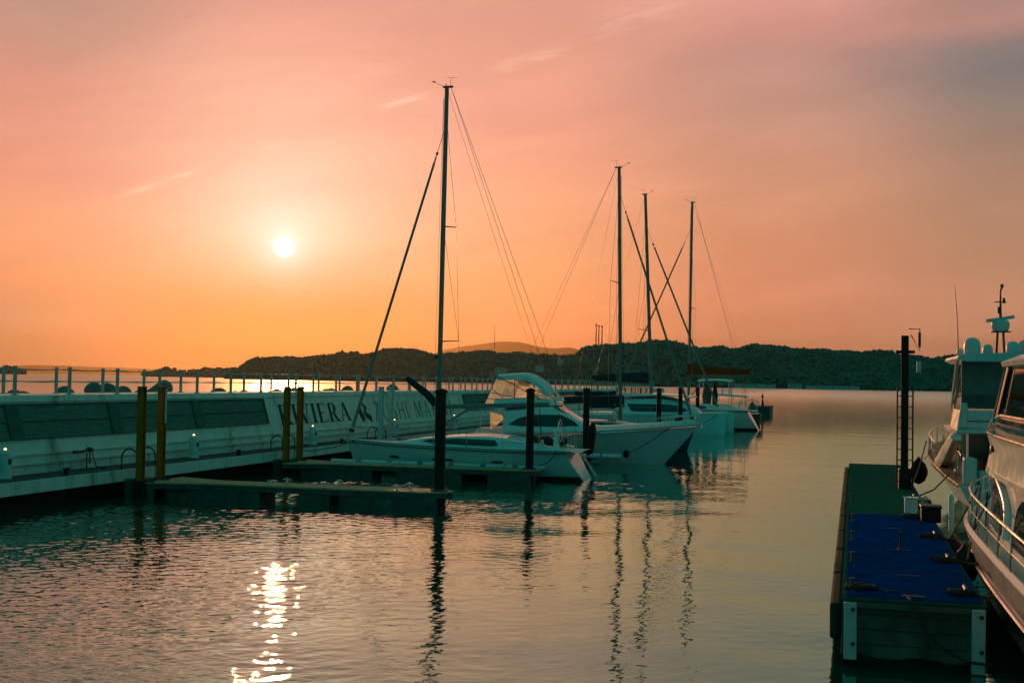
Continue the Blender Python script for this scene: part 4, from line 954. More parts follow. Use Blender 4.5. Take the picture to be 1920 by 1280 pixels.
# open aft cockpit under the overhang
MB().span((.15, -1.55, 2.46), (1.5, 1.55, 2.53)).build('cockpit_roof', GEL, c2e, bevel=.02)
b = MB()
b.add([(l2(934, 792)[0], -1.40, 1.45), (l2(958, 785)[0], -1.40, 1.95), (l2(955, 774)[0], -1.40, 2.25), (l2(934, 771)[0], -1.40, 2.36)], [(0, 1, 2, 3)])
b.build('cockpit_glow_panel', VINYL, c2e, fixn=False)  # added panel; its translucent glow stands in for the bright opening
b = MB()
for s in (-1, 1): b.tube([(.3, s*1.5, 1.30), (.3, s*1.5, 2.5)], .03, 8)
b.build('cockpit_pillar', STEEL, c2e, smooth=True)
MB().box((l2(1053, 748)[0], -.6, l2(1053, 748)[2]), (.45, .30, .18), taper=.85).build('foredeck_box', GEL, c2e, bevel=.02)
b = MB().box((L2-.55, 0, 1.98), (.6, .10, .06)).tube([(L2-.9, 0, 2.02), (L2+.12, 0, 1.95)], .03, 8).box((L2+.05, 0, 1.84), (.10, .30, .20), taper=.4); b.build('bow_anchor', STEEL, c2e)
MB().lathe([(.16, 0), (.16, .06), (.09, .10), (.09, .2), (.13, .24), (.02, .26)], (L2-1.1, 0, 1.95), 12).build('windlass', DARKPL, c2e, smooth=True)
pp = [(t*L2, -(hb2(t)-.08), sh2(t)+.42) for t in (.80, .88, .94)] + [(L2-.05, 0, sh2(1)+.46)] + [(t*L2, hb2(t)-.08, sh2(t)+.42) for t in (.94, .88, .80)]
rail(c2e, 'bow_rail', pp, [(p, (p[0], p[1], p[2]-.42)) for p in pp])
MB().span((5.9, -1.75, 0.02), (6.2, -1.72, 0.04)).build('exhaust', DARKPL, c2e)
a = Vector(l2(1260, 800)); a.y = Y2-.75; a.x += S2; c = on_y(1176, 850, FY[2]+.5)
tag(MB().tube([a, a.lerp(c, .4)+Vector((0, 0, -.10)), a.lerp(c, .75)+Vector((0, 0, -.07)), c], .020, 6).build('mooring_line', ROPE, smooth=True), 'dark mooring line sloping from the motor cruiser bow down to its finger pontoon', 'rope')
tag(MB().lathe([(.03, 0), (.13, .05), (.14, .28), (.06, .36), (.02, .40)], (c.x-.03, c.y-.1, c.z-.2), 12).build('mooring_float', RUBBER, smooth=True), 'small dark float on the motor cruiser mooring line', 'float')

# second sailing yacht, beyond the cruiser, bow to the basin
Y3 = 70.0; bow3 = on_y(1306, 795, Y3).x; L3 = 11.6; S3 = bow3-L3
def l3(px, py): q = on_y(px, py, Y3); return (q.x-S3, 0, q.z)
m3t, m3b = l3(1161, 315), l3(1163, 700); mz = 1.7
rk = (m3b[0]-m3t[0])*(m3t[2]-mz)/(m3t[2]-m3b[2]); f3 = l3(1168, 360)
e3, sh3, hb3 = sailboat((S3, Y3, 0), 0.0, 'dark hulled sailing yacht with a navy bimini, just behind the white motor cruiser', L3, 3.7, 1.05, 1.45, NAVYHULL, m3t[0]+rk, mz, m3t[2], rk, (f3[2], L3-.15, 1.55), .1, (l3(1075, 735)[0], 3.0, 3.05), ((.25, 1.25), (.54, 1.0)), .21, trake=.5, cover=(NAVYC, .30, .18, l3(1155, 735)[0], l3(1078, 735)[0]), jibr=.05)
xs0, xs1 = l3(1042, 745)[0], l3(1164, 745)[0]
b = MB(); rings = []
for k in range(9):
    q = k/8; x = xs0+(xs1-xs0)*q; z = 2.95+.12*math.sin(q*3)+.35*max(0, q-.6); hw = 1.35
    rings.append([(x, -hw, z-.45-.3*(q > .55)), (x, -hw*.9, z-.08), (x, 0, z), (x, hw*.9, z-.08), (x, hw, z-.45-.3*(q > .55)), (x, hw*.88, z-.12), (x, 0, z-.04), (x, -hw*.88, z-.12)])
b.loft(rings).build('bimini', NAVYC, e3, smooth=True)
b = MB()
for s in (-1, 1):
    for x in (xs0+.1, (xs0+xs1)/2, xs1-.1): b.tube([(x, s*1.3, 2.6), (x, s*1.35, 1.15)], .018, 6)
b.build('bimini_frame', STEEL, e3, smooth=True)

# catamaran: two hulls, bridge-deck saloon with a band of dark windows, flybridge helm with clear panes
Y4 = 93.6; bow4 = on_y(1360, 790, 91.0).x; L4 = 12.4; S4 = bow4-L4
cat = empty('catamaran', (S4, Y4, 0), 'white sailing catamaran with a navy boom cover and dark saloon windows, bows to the right', 'catamaran')
def l4(px, py, dy=0): q = on_y(px, py, Y4+dy); return (q.x-S4, dy, q.z)
for s in (-1, 1):
    b, shc, hbc = hull(L4 if s < 0 else L4+.25, 1.75, 1.35, 1.68, .45, .06, -.7, tb=.72, pw=3.4, flare=.05, vee=.34, mid=.45)
    o = MB(); o.v = [(x, y+s*2.55, z) for x, y, z in b.v]; o.f = b.f
    hh = o.build('hull', GEL, cat, smooth=True)
    d = deck_mesh(L4, shc, hbc, .0, .98, .012, .02); d.v = [(x, y+s*2.55, z) for x, y, z in d.v]; d.build('deck', GELD, hh, smooth=True)
MB().span((.9, -2.2, .75), (L4-3.2, 2.2, 1.55)).build('bridge_deck', GEL, cat, bevel=.08)
x0, x1 = l4(1172, 760, -2.4)[0], l4(1292, 770, -2.4)[0]
st = [(x0-1.0, 2.3, 1.5, 2.55), (x0, 2.45, 1.5, 2.72), ((x0+x1)/2, 2.45, 1.5, 2.82), (x1-1.5, 2.2, 1.5, 2.72), (x1-.5, 1.8, 1.5, 2.45), (x1+.3, 1.3, 1.5, 2.0), (x1+.7, .9, 1.5, 1.62)]
trunk(st, .90).build('saloon', GEL, cat, smooth=True)
def wfc(x, z):
    for (a0, w0, f0, t0), (a1, w1, f1, t1) in zip(st, st[1:]):
        if a0 <= x <= a1:
            q = (x-a0)/(a1-a0); w = w0+(w1-w0)*q; t = t0+(t1-t0)*q; u = (z-1.5)/(t-1.5)
            return w*(1-.05*min(1, max(0, u)/.55)) if u < .55 else w*(.95-.05*min(1, (u-.55)/.33))
    return 1
side_panes('saloon_window', GLASS, cat, [(x0+.5, 1.68), (x1-.6, 1.68), (x1-.15, 1.78), (x1-.6, 2.1), (x1-1.6, 2.24), (x0+.1, 2.24)], wfc)
MB().prism([(x1-.35, -1.3), (x1-.35, 1.3), (x1+.2, 1.0), (x1+.2, -1.0)], lambda x, y: (x, y, 2.30-.75*(x-x1+.35)+.02), lambda x, y: (x, y, 2.34-.75*(x-x1+.35)+.02)).build('front_window', GLASS, cat)
rings = []
for k in range(7):
    q = k/6; x = x0-1.2+(x1-x0+1.3)*q; z = 2.82+.10*math.sin(q*3.1)-.25*max(0, q-.7)
    rings.append([(x, -2.55, z-.02), (x, -2.5, z+.08), (x, 0, z+.16), (x, 2.5, z+.08), (x, 2.55, z-.02), (x, 0, z+.0)])
MB().loft(rings).build('coach_roof', GEL, cat, smooth=True)
fx0, fx1 = l4(1164, 735)[0], l4(1217, 735)[0]
MB().span((fx0-.2, -1.5, 2.9), (fx1, 1.5, 3.05)).build('flybridge', GEL, cat, bevel=.04)
hz_ = l4(1190, 725)[2]
MB().prism([(fx0-.5, -1.6), (fx1+.15, -1.6), (fx1+.15, 1.6), (fx0-.5, 1.6)], lambda x, y: (x, y, hz_-.08), lambda x, y: (x, y, hz_)).build('hardtop', GEL, cat, bevel=.03)
b = MB()
for s in (-1, 1):
    b.add([(fx0, s*1.5, 3.05), (fx1, s*1.5, 3.05), (fx1, s*1.5, hz_-.08), (fx0, s*1.5, hz_-.08)], [(0, 1, 2, 3)])
for x in (fx0, fx1): b.add([(x, -1.5, 3.05), (x, 1.5, 3.05), (x, 1.5, hz_-.08), (x, -1.5, hz_-.08)], [(0, 1, 2, 3)])
b.build('clear_panes', VINYL, cat, fixn=False)
for s in (-1, 1):
    for q in (0, .28, .5, .62, .8, 1): MB().box((fx0+(fx1-fx0)*q, s*1.51, (3.05+hz_)/2), (.07, .05, hz_-3.05)).build('pane_frame', NAVYC, cat)
m4t, m4b = l4(1210, 365), l4(1220, 700); mz = 2.9; rk = (m4b[0]-m4t[0])*(m4t[2]-mz)/(m4t[2]-m4b[2]); mx4 = m4t[0]+rk; H = m4t[2]-mz
mp4 = lambda z: (mx4-rk*(z-mz)/H, 0, z)
mast = MB().tube([mp4(mz), mp4(mz+H*.7), mp4(m4t[2])], .135, 14, r1=.11, flat=.65).build('mast', ALU, cat, smooth=True)
masthead(mast, mp4(m4t[2])[0], 0, m4t[2])
for fz_, ln in ((.32, 1.6),):
    p = Vector(mp4(mz+H*fz_))
    for s in (-1, 1): MB().tube([p, p+Vector((-.6, s*ln, .05))], .035, 8, r1=.02).build('spreader', ALU, mast, smooth=True)
sg = []
for s in (-1, 1):
    tipp = Vector(mp4(mz+H*.32))+Vector((-.6, s*1.6, .05)); base = Vector((mx4-1.2, s*3.1, 1.6)); top = Vector(mp4(mz+H*.9))
    sg += [(base, top), (tipp, Vector(mp4(mz+H*.62))), (tipp, Vector(mp4(mz+.6))), (base, Vector(mp4(mz+H*.3)))]
wires('shroud', sg, .009, cat)
f4 = l4(1218, 425); a = Vector(mp4(f4[2])); c = Vector((L4-.6, 0, 1.55)); d = c-a
MB().tube([a, a+d*.1], .012, 6).build('forestay', WIRE, cat, smooth=True)
MB().lathe([(.02, 0), (.07, .04), (.07, .16), (.02, .2)], a+d*.09, 10, d).tube([a+d*.11, a+d*.2, a+d*.6, a+d*.96], .055, 10, r1=.085).build('furled_headsail', SAILC, cat, smooth=True)
MB().tube([(L4-.6, -2.5, 1.45), (L4-.6, 2.5, 1.45)], .09, 10).build('crossbeam', ALU, cat, smooth=True)
MB().span((L4-3.2, -1.7, 1.44), (L4-.7, 1.7, 1.455)).build('trampoline', GREYC, cat)
bx4 = l4(1113, 715)[0]
bo = MB().tube([(mx4-.2, 0, 3.75), (bx4, 0, 3.95)], .11, 10, flat=.7).build('boom', ALU, cat, smooth=True)
rings = []
for k in range(11):
    q = k/10; x = mx4-.25+(bx4+.1-mx4)*q; zb = 3.78+.2*q; hh = .86-.52*q; ww = .30-.10*q
    rings.append([(x, -ww*.5, zb), (x, -ww, zb+hh*.4), (x, -ww*.35, zb+hh), (x, ww*.35, zb+hh), (x, ww, zb+hh*.4), (x, ww*.5, zb)])
MB().loft(rings).build('sail_cover', NAVYC, bo, smooth=True)
wires('topping_lift', [(mp4(m4t[2]), (bx4, 0, 3.97))], .007, cat)
b = MB()
for s in (-1, 1):
    ln = [(x, s*(2.55+.78), 2.05) for x in (1.0, 3.0, 5.0, 7.0, 9.0, 11.2)]
    b.tube(ln, .008, 5)
    for p in ln: b.tube([p, (p[0], p[1], 1.45)], .012, 6)
b.build('lifelines', STEEL, cat, smooth=True)
b = MB().tube([(bx4+.1, -1.2, 1.6), (bx4+.1, -1.2, 4.0), (bx4+.1, 1.2, 4.0), (bx4+.1, 1.2, 1.6)], .05, 8).build('stern_arch', ALU, cat, smooth=True)
a = Vector((S4+L4-.5, Y4-2.6, 1.6)); c = Vector((-10.2, FY[4]+.5, .62)); 
tag(MB().tube([a, a.lerp(c, .5)+Vector((0, 0, -.15)), c], .02, 6).build('mooring_line', ROPE, smooth=True), 'dark bow mooring line of the catamaran', 'rope')

# third sailing yacht with the rust-coloured sail cover, stern to the basin
Y5 = 105.0; S5 = on_y(1421, 795, Y5).x; L5 = 12.6
def l5(px, py): q = on_y(px, py, Y5); return (S5-q.x, 0, q.z)
m5t, m5b = l5(1298, 380), l5(1292, 690); mz = 2.2
rk = (m5b[0]-m5t[0])*(m5t[2]-mz)/(m5t[2]-m5b[2]); f5 = l5(1293, 425)
bm0, bm1 = l5(1290, 703), l5(1405, 704)
e5, sh5, hb5 = sailboat((S5, Y5, 0), math.pi, 'white sailing yacht under a furled rust-coloured sail, beyond the catamaran, stern to the basin', L5, 4.1, 1.6, 1.75, GEL, m5t[0]+rk, mz, m5t[2], rk, (f5[2], L5-.2, 1.85), .6, (bm1[0], 4.55, 4.62), ((.14, 1.15), (.47, 1.0)), .24, trake=1.2, cover=(BROWNC, 1.05, .42, l5(1289, 700)[0], bm1[0]), jibr=.055)
bx0, bx1 = l5(1311, 714)[0], l5(1374, 717)[0]; rings = []
for k in range(7):
    q = k/6; x = bx0+(bx1-bx0)*q; z = 4.12+.08*math.sin(q*3.1)
    rings.append([(x, -1.6, z-.10), (x, -1.4, z), (x, 0, z+.08), (x, 1.4, z), (x, 1.6, z-.10), (x, 0, z+.02)])
MB().loft(rings).build('bimini', WHITEC, e5, smooth=True)
b = MB()
for s in (-1, 1):
    for x in (bx0-.2, bx1+.2): b.tube([(x, s*1.5, 4.05), (x, s*1.6, 1.7)], .025, 6)
b.build('bimini_frame', STEEL, e5, smooth=True)
q = l5(1337, 752); MB().lathe([(.05, -1.5), (.20, -1.0), (.26, -.2), (.14, .6), (.05, 1.0), (.02, 1.25)], (q[0], -1.6, 3.0), 12).build('rolled_cover', NAVYC, e5, smooth=True)
q = l5(1322, 745); MB().lathe([(.05, -1.2), (.35, -.9), (.42, -.1), (.30, .5), (.05, .75)], (q[0], -1.4, 2.9), 12).build('sail_bag', GREYC, e5, smooth=True)

# hardtop sport boat beyond
Y6 = 115.0; S6 = on_y(1424, 790, Y6).x
sb = empty('sport_boat', (S6, Y6, 0), 'small white sport boat with a flat hardtop and rod rack, farthest of the moored boats', 'motor boat', None, math.pi)
def l6(px, py): q = on_y(px, py, Y6); return (S6-q.x, 0, q.z)
b, sh6, hb6 = hull(9.0, 3.0, 1.15, 1.6, .4, 1.4, -.25, tb=.88, pw=2.3, flare=.2, vee=.40)
hh = b.build('hull', GREYC, sb, smooth=True); deck_mesh(9.0, sh6, hb6, 0, .98, .01, .03).build('deck', GELD, sb, smooth=True)
x0, x1 = l6(1402, 743)[0], l6(1342, 743)[0]
MB().prism([(x0, -1.3), (x1, -1.25), (x1, 1.25), (x0, 1.3)], lambda x, y: (x, y, 2.62+.05*(x-x0)), lambda x, y: (x, y, 2.80+.06*(x-x0))).build('hardtop', GEL, sb, bevel=.05)
b = MB()
for s in (-1, 1):
    for x in (x0+.15, x0+1.4, x1-.2): b.tube([(x, s*1.2, 2.7), (x+.1, s*1.3, 1.25)], .03, 6)
b.build('hardtop_post', STEEL, sb, smooth=True)
trunk([(x1-1.4, 1.1, 1.3, 2.0), (x1-.4, 1.1, 1.35, 2.1), (x1+.6, .95, 1.4, 1.9), (x1+1.2, .7, 1.45, 1.6)], .85).build('cuddy', GEL, sb, smooth=True)
b = MB(); xr = l6(1369, 735)[0]
for s in (-.9, -.3, .3, .9): b.tube([(xr, s, 2.85), (xr, s, 3.45)], .025, 6).tube([(xr+.7, s, 2.85), (xr+.7, s, 3.45)], .025, 6)
b.tube([(xr, -.9, 3.2), (xr, .9, 3.2)], .02, 6).tube([(xr, 0, 3.25), (xr+.7, 0, 3.25)], .02, 6).tube([(xr, 0, 3.05), (xr+.7, 0, 3.05)], .02, 6); b.build('rod_rack', STEEL, sb, smooth=True)
b = MB()
for s in (-1, 1): b.tube([(.25, s*1.25, 1.2), (.2, s*1.25, 2.35), (.9, s*1.2, 2.45)], .03, 6)
b.tube([(.2, -1.25, 2.35), (.2, 1.25, 2.35)], .03, 6); b.build('stern_arch', STEEL, sb, smooth=True)
b = MB().tube([(x0+.4, .6, 2.8), (x0+.4, .6, 3.6)], .015, 6); b.build('whip_aerial', WIRE, sb)

# covered dinghy and end pontoon
Y7 = 135.0; q = on_y(1410, 775, Y7)
dn = empty('covered_dinghy', (q.x, Y7, 0), 'small dinghy under a dark pointed cover, just left of the square end pontoon', 'dinghy')
b, shd, hbd = hull(3.2, 1.5, .5, .65, .25, .4, 0, tb=.85); o = MB(); o.v = [(y, x-1.6, z) for x, y, z in b.v]; o.f = b.f; o.build('hull', GREYC, dn, smooth=True)
MB().loft([[(r*math.cos(a)*(1+.08*math.sin(a*5)), 1.35*r*math.sin(a), z) for a in [k*math.pi/8 for k in range(16)]] for r, z in ((.80, .35), (.78, .62), (.62, 1.1), (.38, 1.55), (.10, 1.95), (.03, 2.0))]).build('cover', GREYC, dn, smooth=True)
MB().tube([(0, 0, 1.95), (0, 0, 2.55)], .03, 6).build('cover_pole', DARKPL, dn, smooth=True)
qa, qb = on_z(1409, 780.5), on_z(1445, 780.5)
pn = empty('end_pontoon', ((qa.x+qb.x)/2, 151.5, 0), 'square dark floating pontoon with a beacon pole at the far end of the basin', 'pontoon')
MB().span((-(qb.x-qa.x)/2, -1.2, -.5), ((qb.x-qa.x)/2, 6.0, 1.22)).build('float', FLOATM, pn, bevel=.05)
MB().span((-(qb.x-qa.x)/2-.04, -1.25, 1.10), ((qb.x-qa.x)/2+.04, 6.05, 1.26)).build('deck_edge', FSIDE, pn, bevel=.02)
MB().tube([(.15, -.6, 1.2), (.15, -.6, 2.75)], .06, 8).lathe([(.06, 0), (.16, .05), (.16, .22), (.03, .30), (.02, .6)], (.15, -.6, 2.25), 10).lathe([(.22, 0), (.16, .5), (.08, .9)], (.15, -.6, 1.2), 10).build('beacon_pole', DARKPL, pn, smooth=True)
# ---------------------------------------------------------------- floating dock on the right
ORG = on_z(1578, 1118, .93); DX, DY = ORG.x, ORG.y; RZD = -0.0125; DZT = 0.93; DL = 30.2; DW = 1.86
dk = empty('floating_dock', (DX, DY, 0), 'long floating dock with a bright blue carpet on its near half, right foreground', 'dock', None, RZD)
b = MB().span((0, .06, -.8), (DW, DL, DZT-.05)); b.build('body', DOCKW, dk)
rnd = random.Random(9)
for k in range(2):      # ragged weed band along the waterline of the end and the left side
    wb = MB(); n = 40; pts = [(i/n, (.13+.02*rnd.random()+.02*math.sin(i*.35)) if k == 0 else (.12+.03*rnd.random())) for i in range(n+1)]
    f = (lambda u, z, o: (.01+u*(DW-.02), .058-o, z)) if k == 0 else (lambda u, z, o: (-.002-o, .1+u*(DL-.2), z))
    wb.loft([[f(u, -.3, 0), f(u, -.3, .012), f(u, z, .012), f(u, z, 0)] for u, z in pts]); wb.build('weed_band', ALGAE, dk)
for k in range(1, 4): MB().span((.22, .050, .10+.20*k), (DW-.22, .0595, .108+.20*k)).build('board_joint', RUBBER, dk)
MB().span((0.0, 0.0, DZT-.05), (DW, DL+.03, DZT)).build('deck', GREENDECK, dk, bevel=.012)
MB().span((0.06, 0.05, DZT+.001), (DW-.05, 11.4, DZT+.014)).build('blue_carpet', BLUECARPET, dk, bevel=.004)
for k in range(10):
    y0 = .25+k*3.0; MB().span((-.16, y0, .30), (-.003, y0+2.86, .80)).build('side_fender', SIDEF, dk, bevel=.04)
for x in (.03, DW-.19): 
    cp = MB().span((x, -.07, .02 if x > 1 else .10), (x+.17, 0.055, DZT-.06)).build('corner_post', POSTW, dk, bevel=.012)
    for z in (.32, .78): MB().lathe([(.028, 0), (.028, .02), (.01, .03)], (x+.12, -.07, z), 10, (0, -1, 0)).build('bolt', DARKPL, cp)
MB().span((.10, -.02, DZT-.13), (DW-.10, .055, DZT-.055)).build('end_beam', FSIDE, dk)
for y in (2.2, 5.2, 8.6, 13.5, 18.0, 22.5): 
    MB().span((.72, y, DZT+.016), (1.12, y+.035, DZT+.022)).build('seam_plate', FSIDE, dk)
for y in (.55, 3.4, 6.4, 9.6, 14.5, 21.0): MB().lathe([(.05, 0), (.05, .015), (.028, .03), (.028, .14), (.045, .15), (.045, .17)], (.14, y, DZT+.014), 10).build('edge_cleat', FSIDE, dk, smooth=True)
for y in (.6, 3.9, 7.2, 10.4, 15.5):
    MB().lathe([(.06, 0), (.06, .02), (.03, .03), (.03, .11)], (DW-.22, y, DZT+.014), 10).tube([(DW-.22, y-.17, DZT+.125), (DW-.22, y+.17, DZT+.125)], .026, 8).build('horn_cleat', DARKPL, dk, smooth=True)
MB().lathe([(.05, 0), (.05, .02), (.02, .03), (.016, .30), (.03, .32)], (.95, 5.3, DZT+.016), 10).build('peg', DARKPL, dk, smooth=True)
MB().span((.80, .22, DZT+.016), (1.10, .30, DZT+.030)).build('hinge_plate', FSIDE, dk, bevel=.006)
def on_dock(x, y, z=0): return Vector((DX, DY, 0)) + Matrix.Rotation(RZD, 3, 'Z') @ Vector((x, y, DZT+z))
def coil(p, r, lab, seed, loops=5):
    rnd = random.Random(seed); pts = []
    for k in range(loops*14):
        a = k/14*2*math.pi; rr = r*(0.55+0.45*rnd.random()*.6+.2*math.sin(a*.37+seed)); pts.append((p.x+1.35*rr*math.cos(a), p.y+.8*rr*math.sin(a), p.z+.02+.010*k/14+.03*rnd.random()))
    pts += [(p.x+r*1.6, p.y+.05, p.z+.02), (p.x+r*2.2, p.y-.1, p.z+.018), (p.x+r*3.0, p.y+.02, p.z+.018)]
    tag(MB().tube(pts, .022, 6).build('rope_coil', ROPE, smooth=True), lab, 'rope', 'rope heaps on the floating dock')
coil(on_dock(.24, .62), .17, 'black heap of rope on the near left corner of the blue dock carpet', 1)
coil(on_dock(DW-.28, .62), .14, 'black heap of rope on the near right corner of the blue dock carpet', 2)
coil(on_dock(DW-.25, 3.95), .17, 'black heap of rope by the dock edge next to the round fenders', 4)
coil(on_dock(DW-.32, 7.3), .15, 'black heap of rope midway along the right edge of the blue carpet', 5)
coil(on_dock(DW-.45, 10.9), .18, 'black heap of rope at the far right corner of the blue carpet', 6)
pts = [on_dock(.85, .30, .02), on_dock(.90, -.02, .02), on_dock(.93, -.09, -.10), on_dock(1.08, -.10, -.36), on_dock(1.34, -.10, -.62), on_dock(1.62, -.10, -.74), on_dock(1.92, -.12, -.76)]
tag(MB().tube(pts, .018, 8).build('shore_line', ROPE, smooth=True), 'black line draped down the near end face of the floating dock', 'rope')
# ladder pile at the dock's far right edge
q = on_y(1697, 629, 36.6)
lp = empty('ladder_pile', (q.x, 36.6, 0), 'tall dark steel guide pile with a ladder and a lamp bracket beside the floating dock', 'pile')
h_pile(q.z, .20).build('shaft', BPILE, lp, bevel=.008)
b = MB()
zt = on_y(1690, 728, 36.6).z
for x in (-.21, .21): b.tube([(x, -.22, .9), (x, -.22, zt)], .022, 8)
for k in range(int((zt-1.1)/.30)+1): b.tube([(-.21, -.22, 1.15+.30*k), (.21, -.22, 1.15+.30*k)], .016, 6)
b.build('ladder', BPILE, lp, smooth=True)
zb = on_y(1690, 657, 36.6).z
MB().span((-.26, -.20, zb-.08), (.26, .18, zb)).build('collar', BPILE, lp, bevel=.01)
b = MB().tube([(.10, 0, zb+.62), (.40, 0, zb+.62), (.40, 0, zb-.02), (.16, 0, zb+.45)], .018, 6); br = b.build('lamp_bracket', BPILE, lp, smooth=True)
MB().span((.35, -.05, zb+.10), (.43, .05, zb+.52)).build('lamp_housing', DARKPL, br, bevel=.015)
MB().span((.32, -.06, zb-.62), (.44, .06, zb-.30)).build('gauge_box', POSTW, lp, bevel=.01)
MB().span((-.16, -.22, .86), (.18, .22, 1.50)).build('pile_guide', BPILE, lp, bevel=.03)
# service box and odds and ends by the pile
p = on_dock(1.42, 12.1); e = empty('service_box', p, 'small white service box standing where the blue carpet ends', 'service box', None, RZD)
MB().span((-.14, -.12, 0), (.14, .12, .34)).build('body', PEDW, e, bevel=.02); MB().span((-.16, -.14, .34), (.16, .14, .37)).build('lid', GEL, e, bevel=.01)
p = on_dock(1.75, 10.4); e = empty('boarding_stool', p, 'dark boarding step box at the dock edge below the second yacht', 'step', None, RZD)
MB().span((-.22, -.25, .30), (.22, .25, .36)).build('tread', DARKPL, e, bevel=.02); MB().span((-.20, -.23, 0), (.20, .23, .30)).build('box', RUBBER, e, bevel=.02)
p = on_dock(2.08, 9.2); e = empty('dock_post', p+Vector((0, 0, -.9)), 'thin pale teal post standing at the dock edge before the second yacht', 'post')
MB().lathe([(.055, -.3), (.055, 1.55), (.03, 1.60)], n=12).build('post', POSTW, e, smooth=True)
b = MB(); p = on_dock(1.72, 13.3)
e = empty('hose_tangle', p, 'tangle of pale fittings and hoses on the dock beside the ladder pile', 'hoses')
rnd = random.Random(12); pts = [(.25*math.cos(k*.9)*(.6+.4*rnd.random()), .3*math.sin(k*.9)*(.6+.4*rnd.random()), .06+.22*rnd.random()) for k in range(26)]
MB().tube(pts, .022, 6).build('hose', ROPEW, e, smooth=True)
MB().span((-.2, -.2, 0), (.2, .2, .22)).build('crate', DARKPL, e, bevel=.02)

# ---------------------------------------------------------------- big motor yachts on the right (bows away from the viewer)
def yacht(loc, lab): return empty('motor_yacht', loc, lab, 'motor yacht', 'motor yachts along the floating dock', math.pi/2)
CX1, SY1 = 4.33, 13.3
y1 = yacht((CX1, SY1, 0), 'white motor yacht with an arched window and bow rail, closest to the viewer')
LX1 = 16.5
b, shA, hbA = hull(LX1, 4.26, 1.22, 1.50, .6, 1.2, 0, tb=.94, pw=2.5, flare=.05, vee=.17, mid=.52, n=34)
hA = b.build('hull', GEL, y1, smooth=True)
deck_mesh(LX1, shA, hbA, 0, .985, .006, .03, .03).build('deck', GELD, y1, smooth=True)
def hw_at(x, z):
    t = x/LX1; s = max(.01, (z+.6)/(shA(t)+.6)); return hbA(t)*s**.17*(1-.05*(1-s)*(.3+1.7*t))
b = MB()
for s in (-1, 1):
    b.loft([[(x, s*(hw_at(x, .60+.012*x)+.004), .57+.012*x), (x, s*(hw_at(x, .62+.012*x)+.05), .585+.012*x), (x, s*(hw_at(x, .65+.012*x)+.05), .635+.012*x), (x, s*(hw_at(x, .67+.012*x)+.002), .65+.012*x)] for x in [k*.5 for k in range(32)]])
b.build('rub_rail', STEEL, hA, smooth=True)
for s in (-1, 1):
    MB().loft([[(x, s*(hw_at(x, z)+o), z) for z, o in ((-.35, .006), (-.1, .010), (.15, .010), (.36, .010), (.54+.012*x, .008), (.54+.012*x, -.02), (-.35, -.02))] for x in [.1+k*.46 for k in range(34)]]).build('dark_bottom', HULLBAND, hA, smooth=True)  # band below the rub rail, darker than the topsides
b = MB()
for s in (-1, 1): b.loft([[(x, s*(hbA(x/LX1)-.02), shA(x/LX1)-.02), (x, s*(hbA(x/LX1)+.015), shA(x/LX1)+.03), (x, s*(hbA(x/LX1)-.05), shA(x/LX1)+.075), (x, s*(hbA(x/LX1)-.11), shA(x/LX1)+.04)] for x in [k*.52 for k in range(32)]])
b.build('gunwale', GEL, y1, smooth=True)
stA = [(.8, 1.62, 1.2, 2.36), (4, 1.72, 1.25, 2.40), (8.5, 1.74, 1.28, 2.42), (10.3, 1.66, 1.3, 2.36), (11.4, 1.45, 1.32, 2.05), (12.4, 1.1, 1.36, 1.68), (13.1, .7, 1.4, 1.50)]
trunk(stA, .96).build('cabin', GEL, y1, smooth=True)
def mk(stx, ts):
    def f(x, z):
        for (a0, w0, f0, t0), (a1, w1, f1, t1) in zip(stx, stx[1:]):
            if a0 <= x <= a1:
                q = (x-a0)/(a1-a0); w = w0+(w1-w0)*q; f_ = f0+(f1-f0)*q; t = t0+(t1-t0)*q; u = (z-f_)/(t-f_)
                return w*(1-.05*min(1, max(0, u)/.55)) if u < .55 else w*(.95-(.95-ts)*min(1, (u-.55)/.33))
        return .5
    return f
fA = mk(stA, .96)
ax = lambda Y: Y-1.9-SY1
arch = [(ax(22.75), 1.42)] + [(ax(24.45)-1.70*math.cos(a), 1.45+.80*math.sin(a)) for a in [k*math.pi/14 for k in range(1, 14)]] + [(ax(26.15), 1.42)]
side_panes('arch_window', GLASSL, y1, arch, fA, .02, .012)
rimm = [(ax(24.45)-1.80*math.cos(a), 1.42+.90*math.sin(a)) for a in [k*math.pi/20 for k in range(0, 21)]]
for s in (-1, 1): MB().tube([(x, s*(fA(x, z)+.03), z) for x, z in rimm], .07, 10).build('window_arch', GEL, y1, smooth=True)
side_panes('side_door', GLASS, y1, [(ax(17.2), 1.40), (ax(22.1), 1.40), (ax(22.0), 1.95), (ax(21.3), 2.16), (ax(17.2), 2.16)], fA, .02, .012)
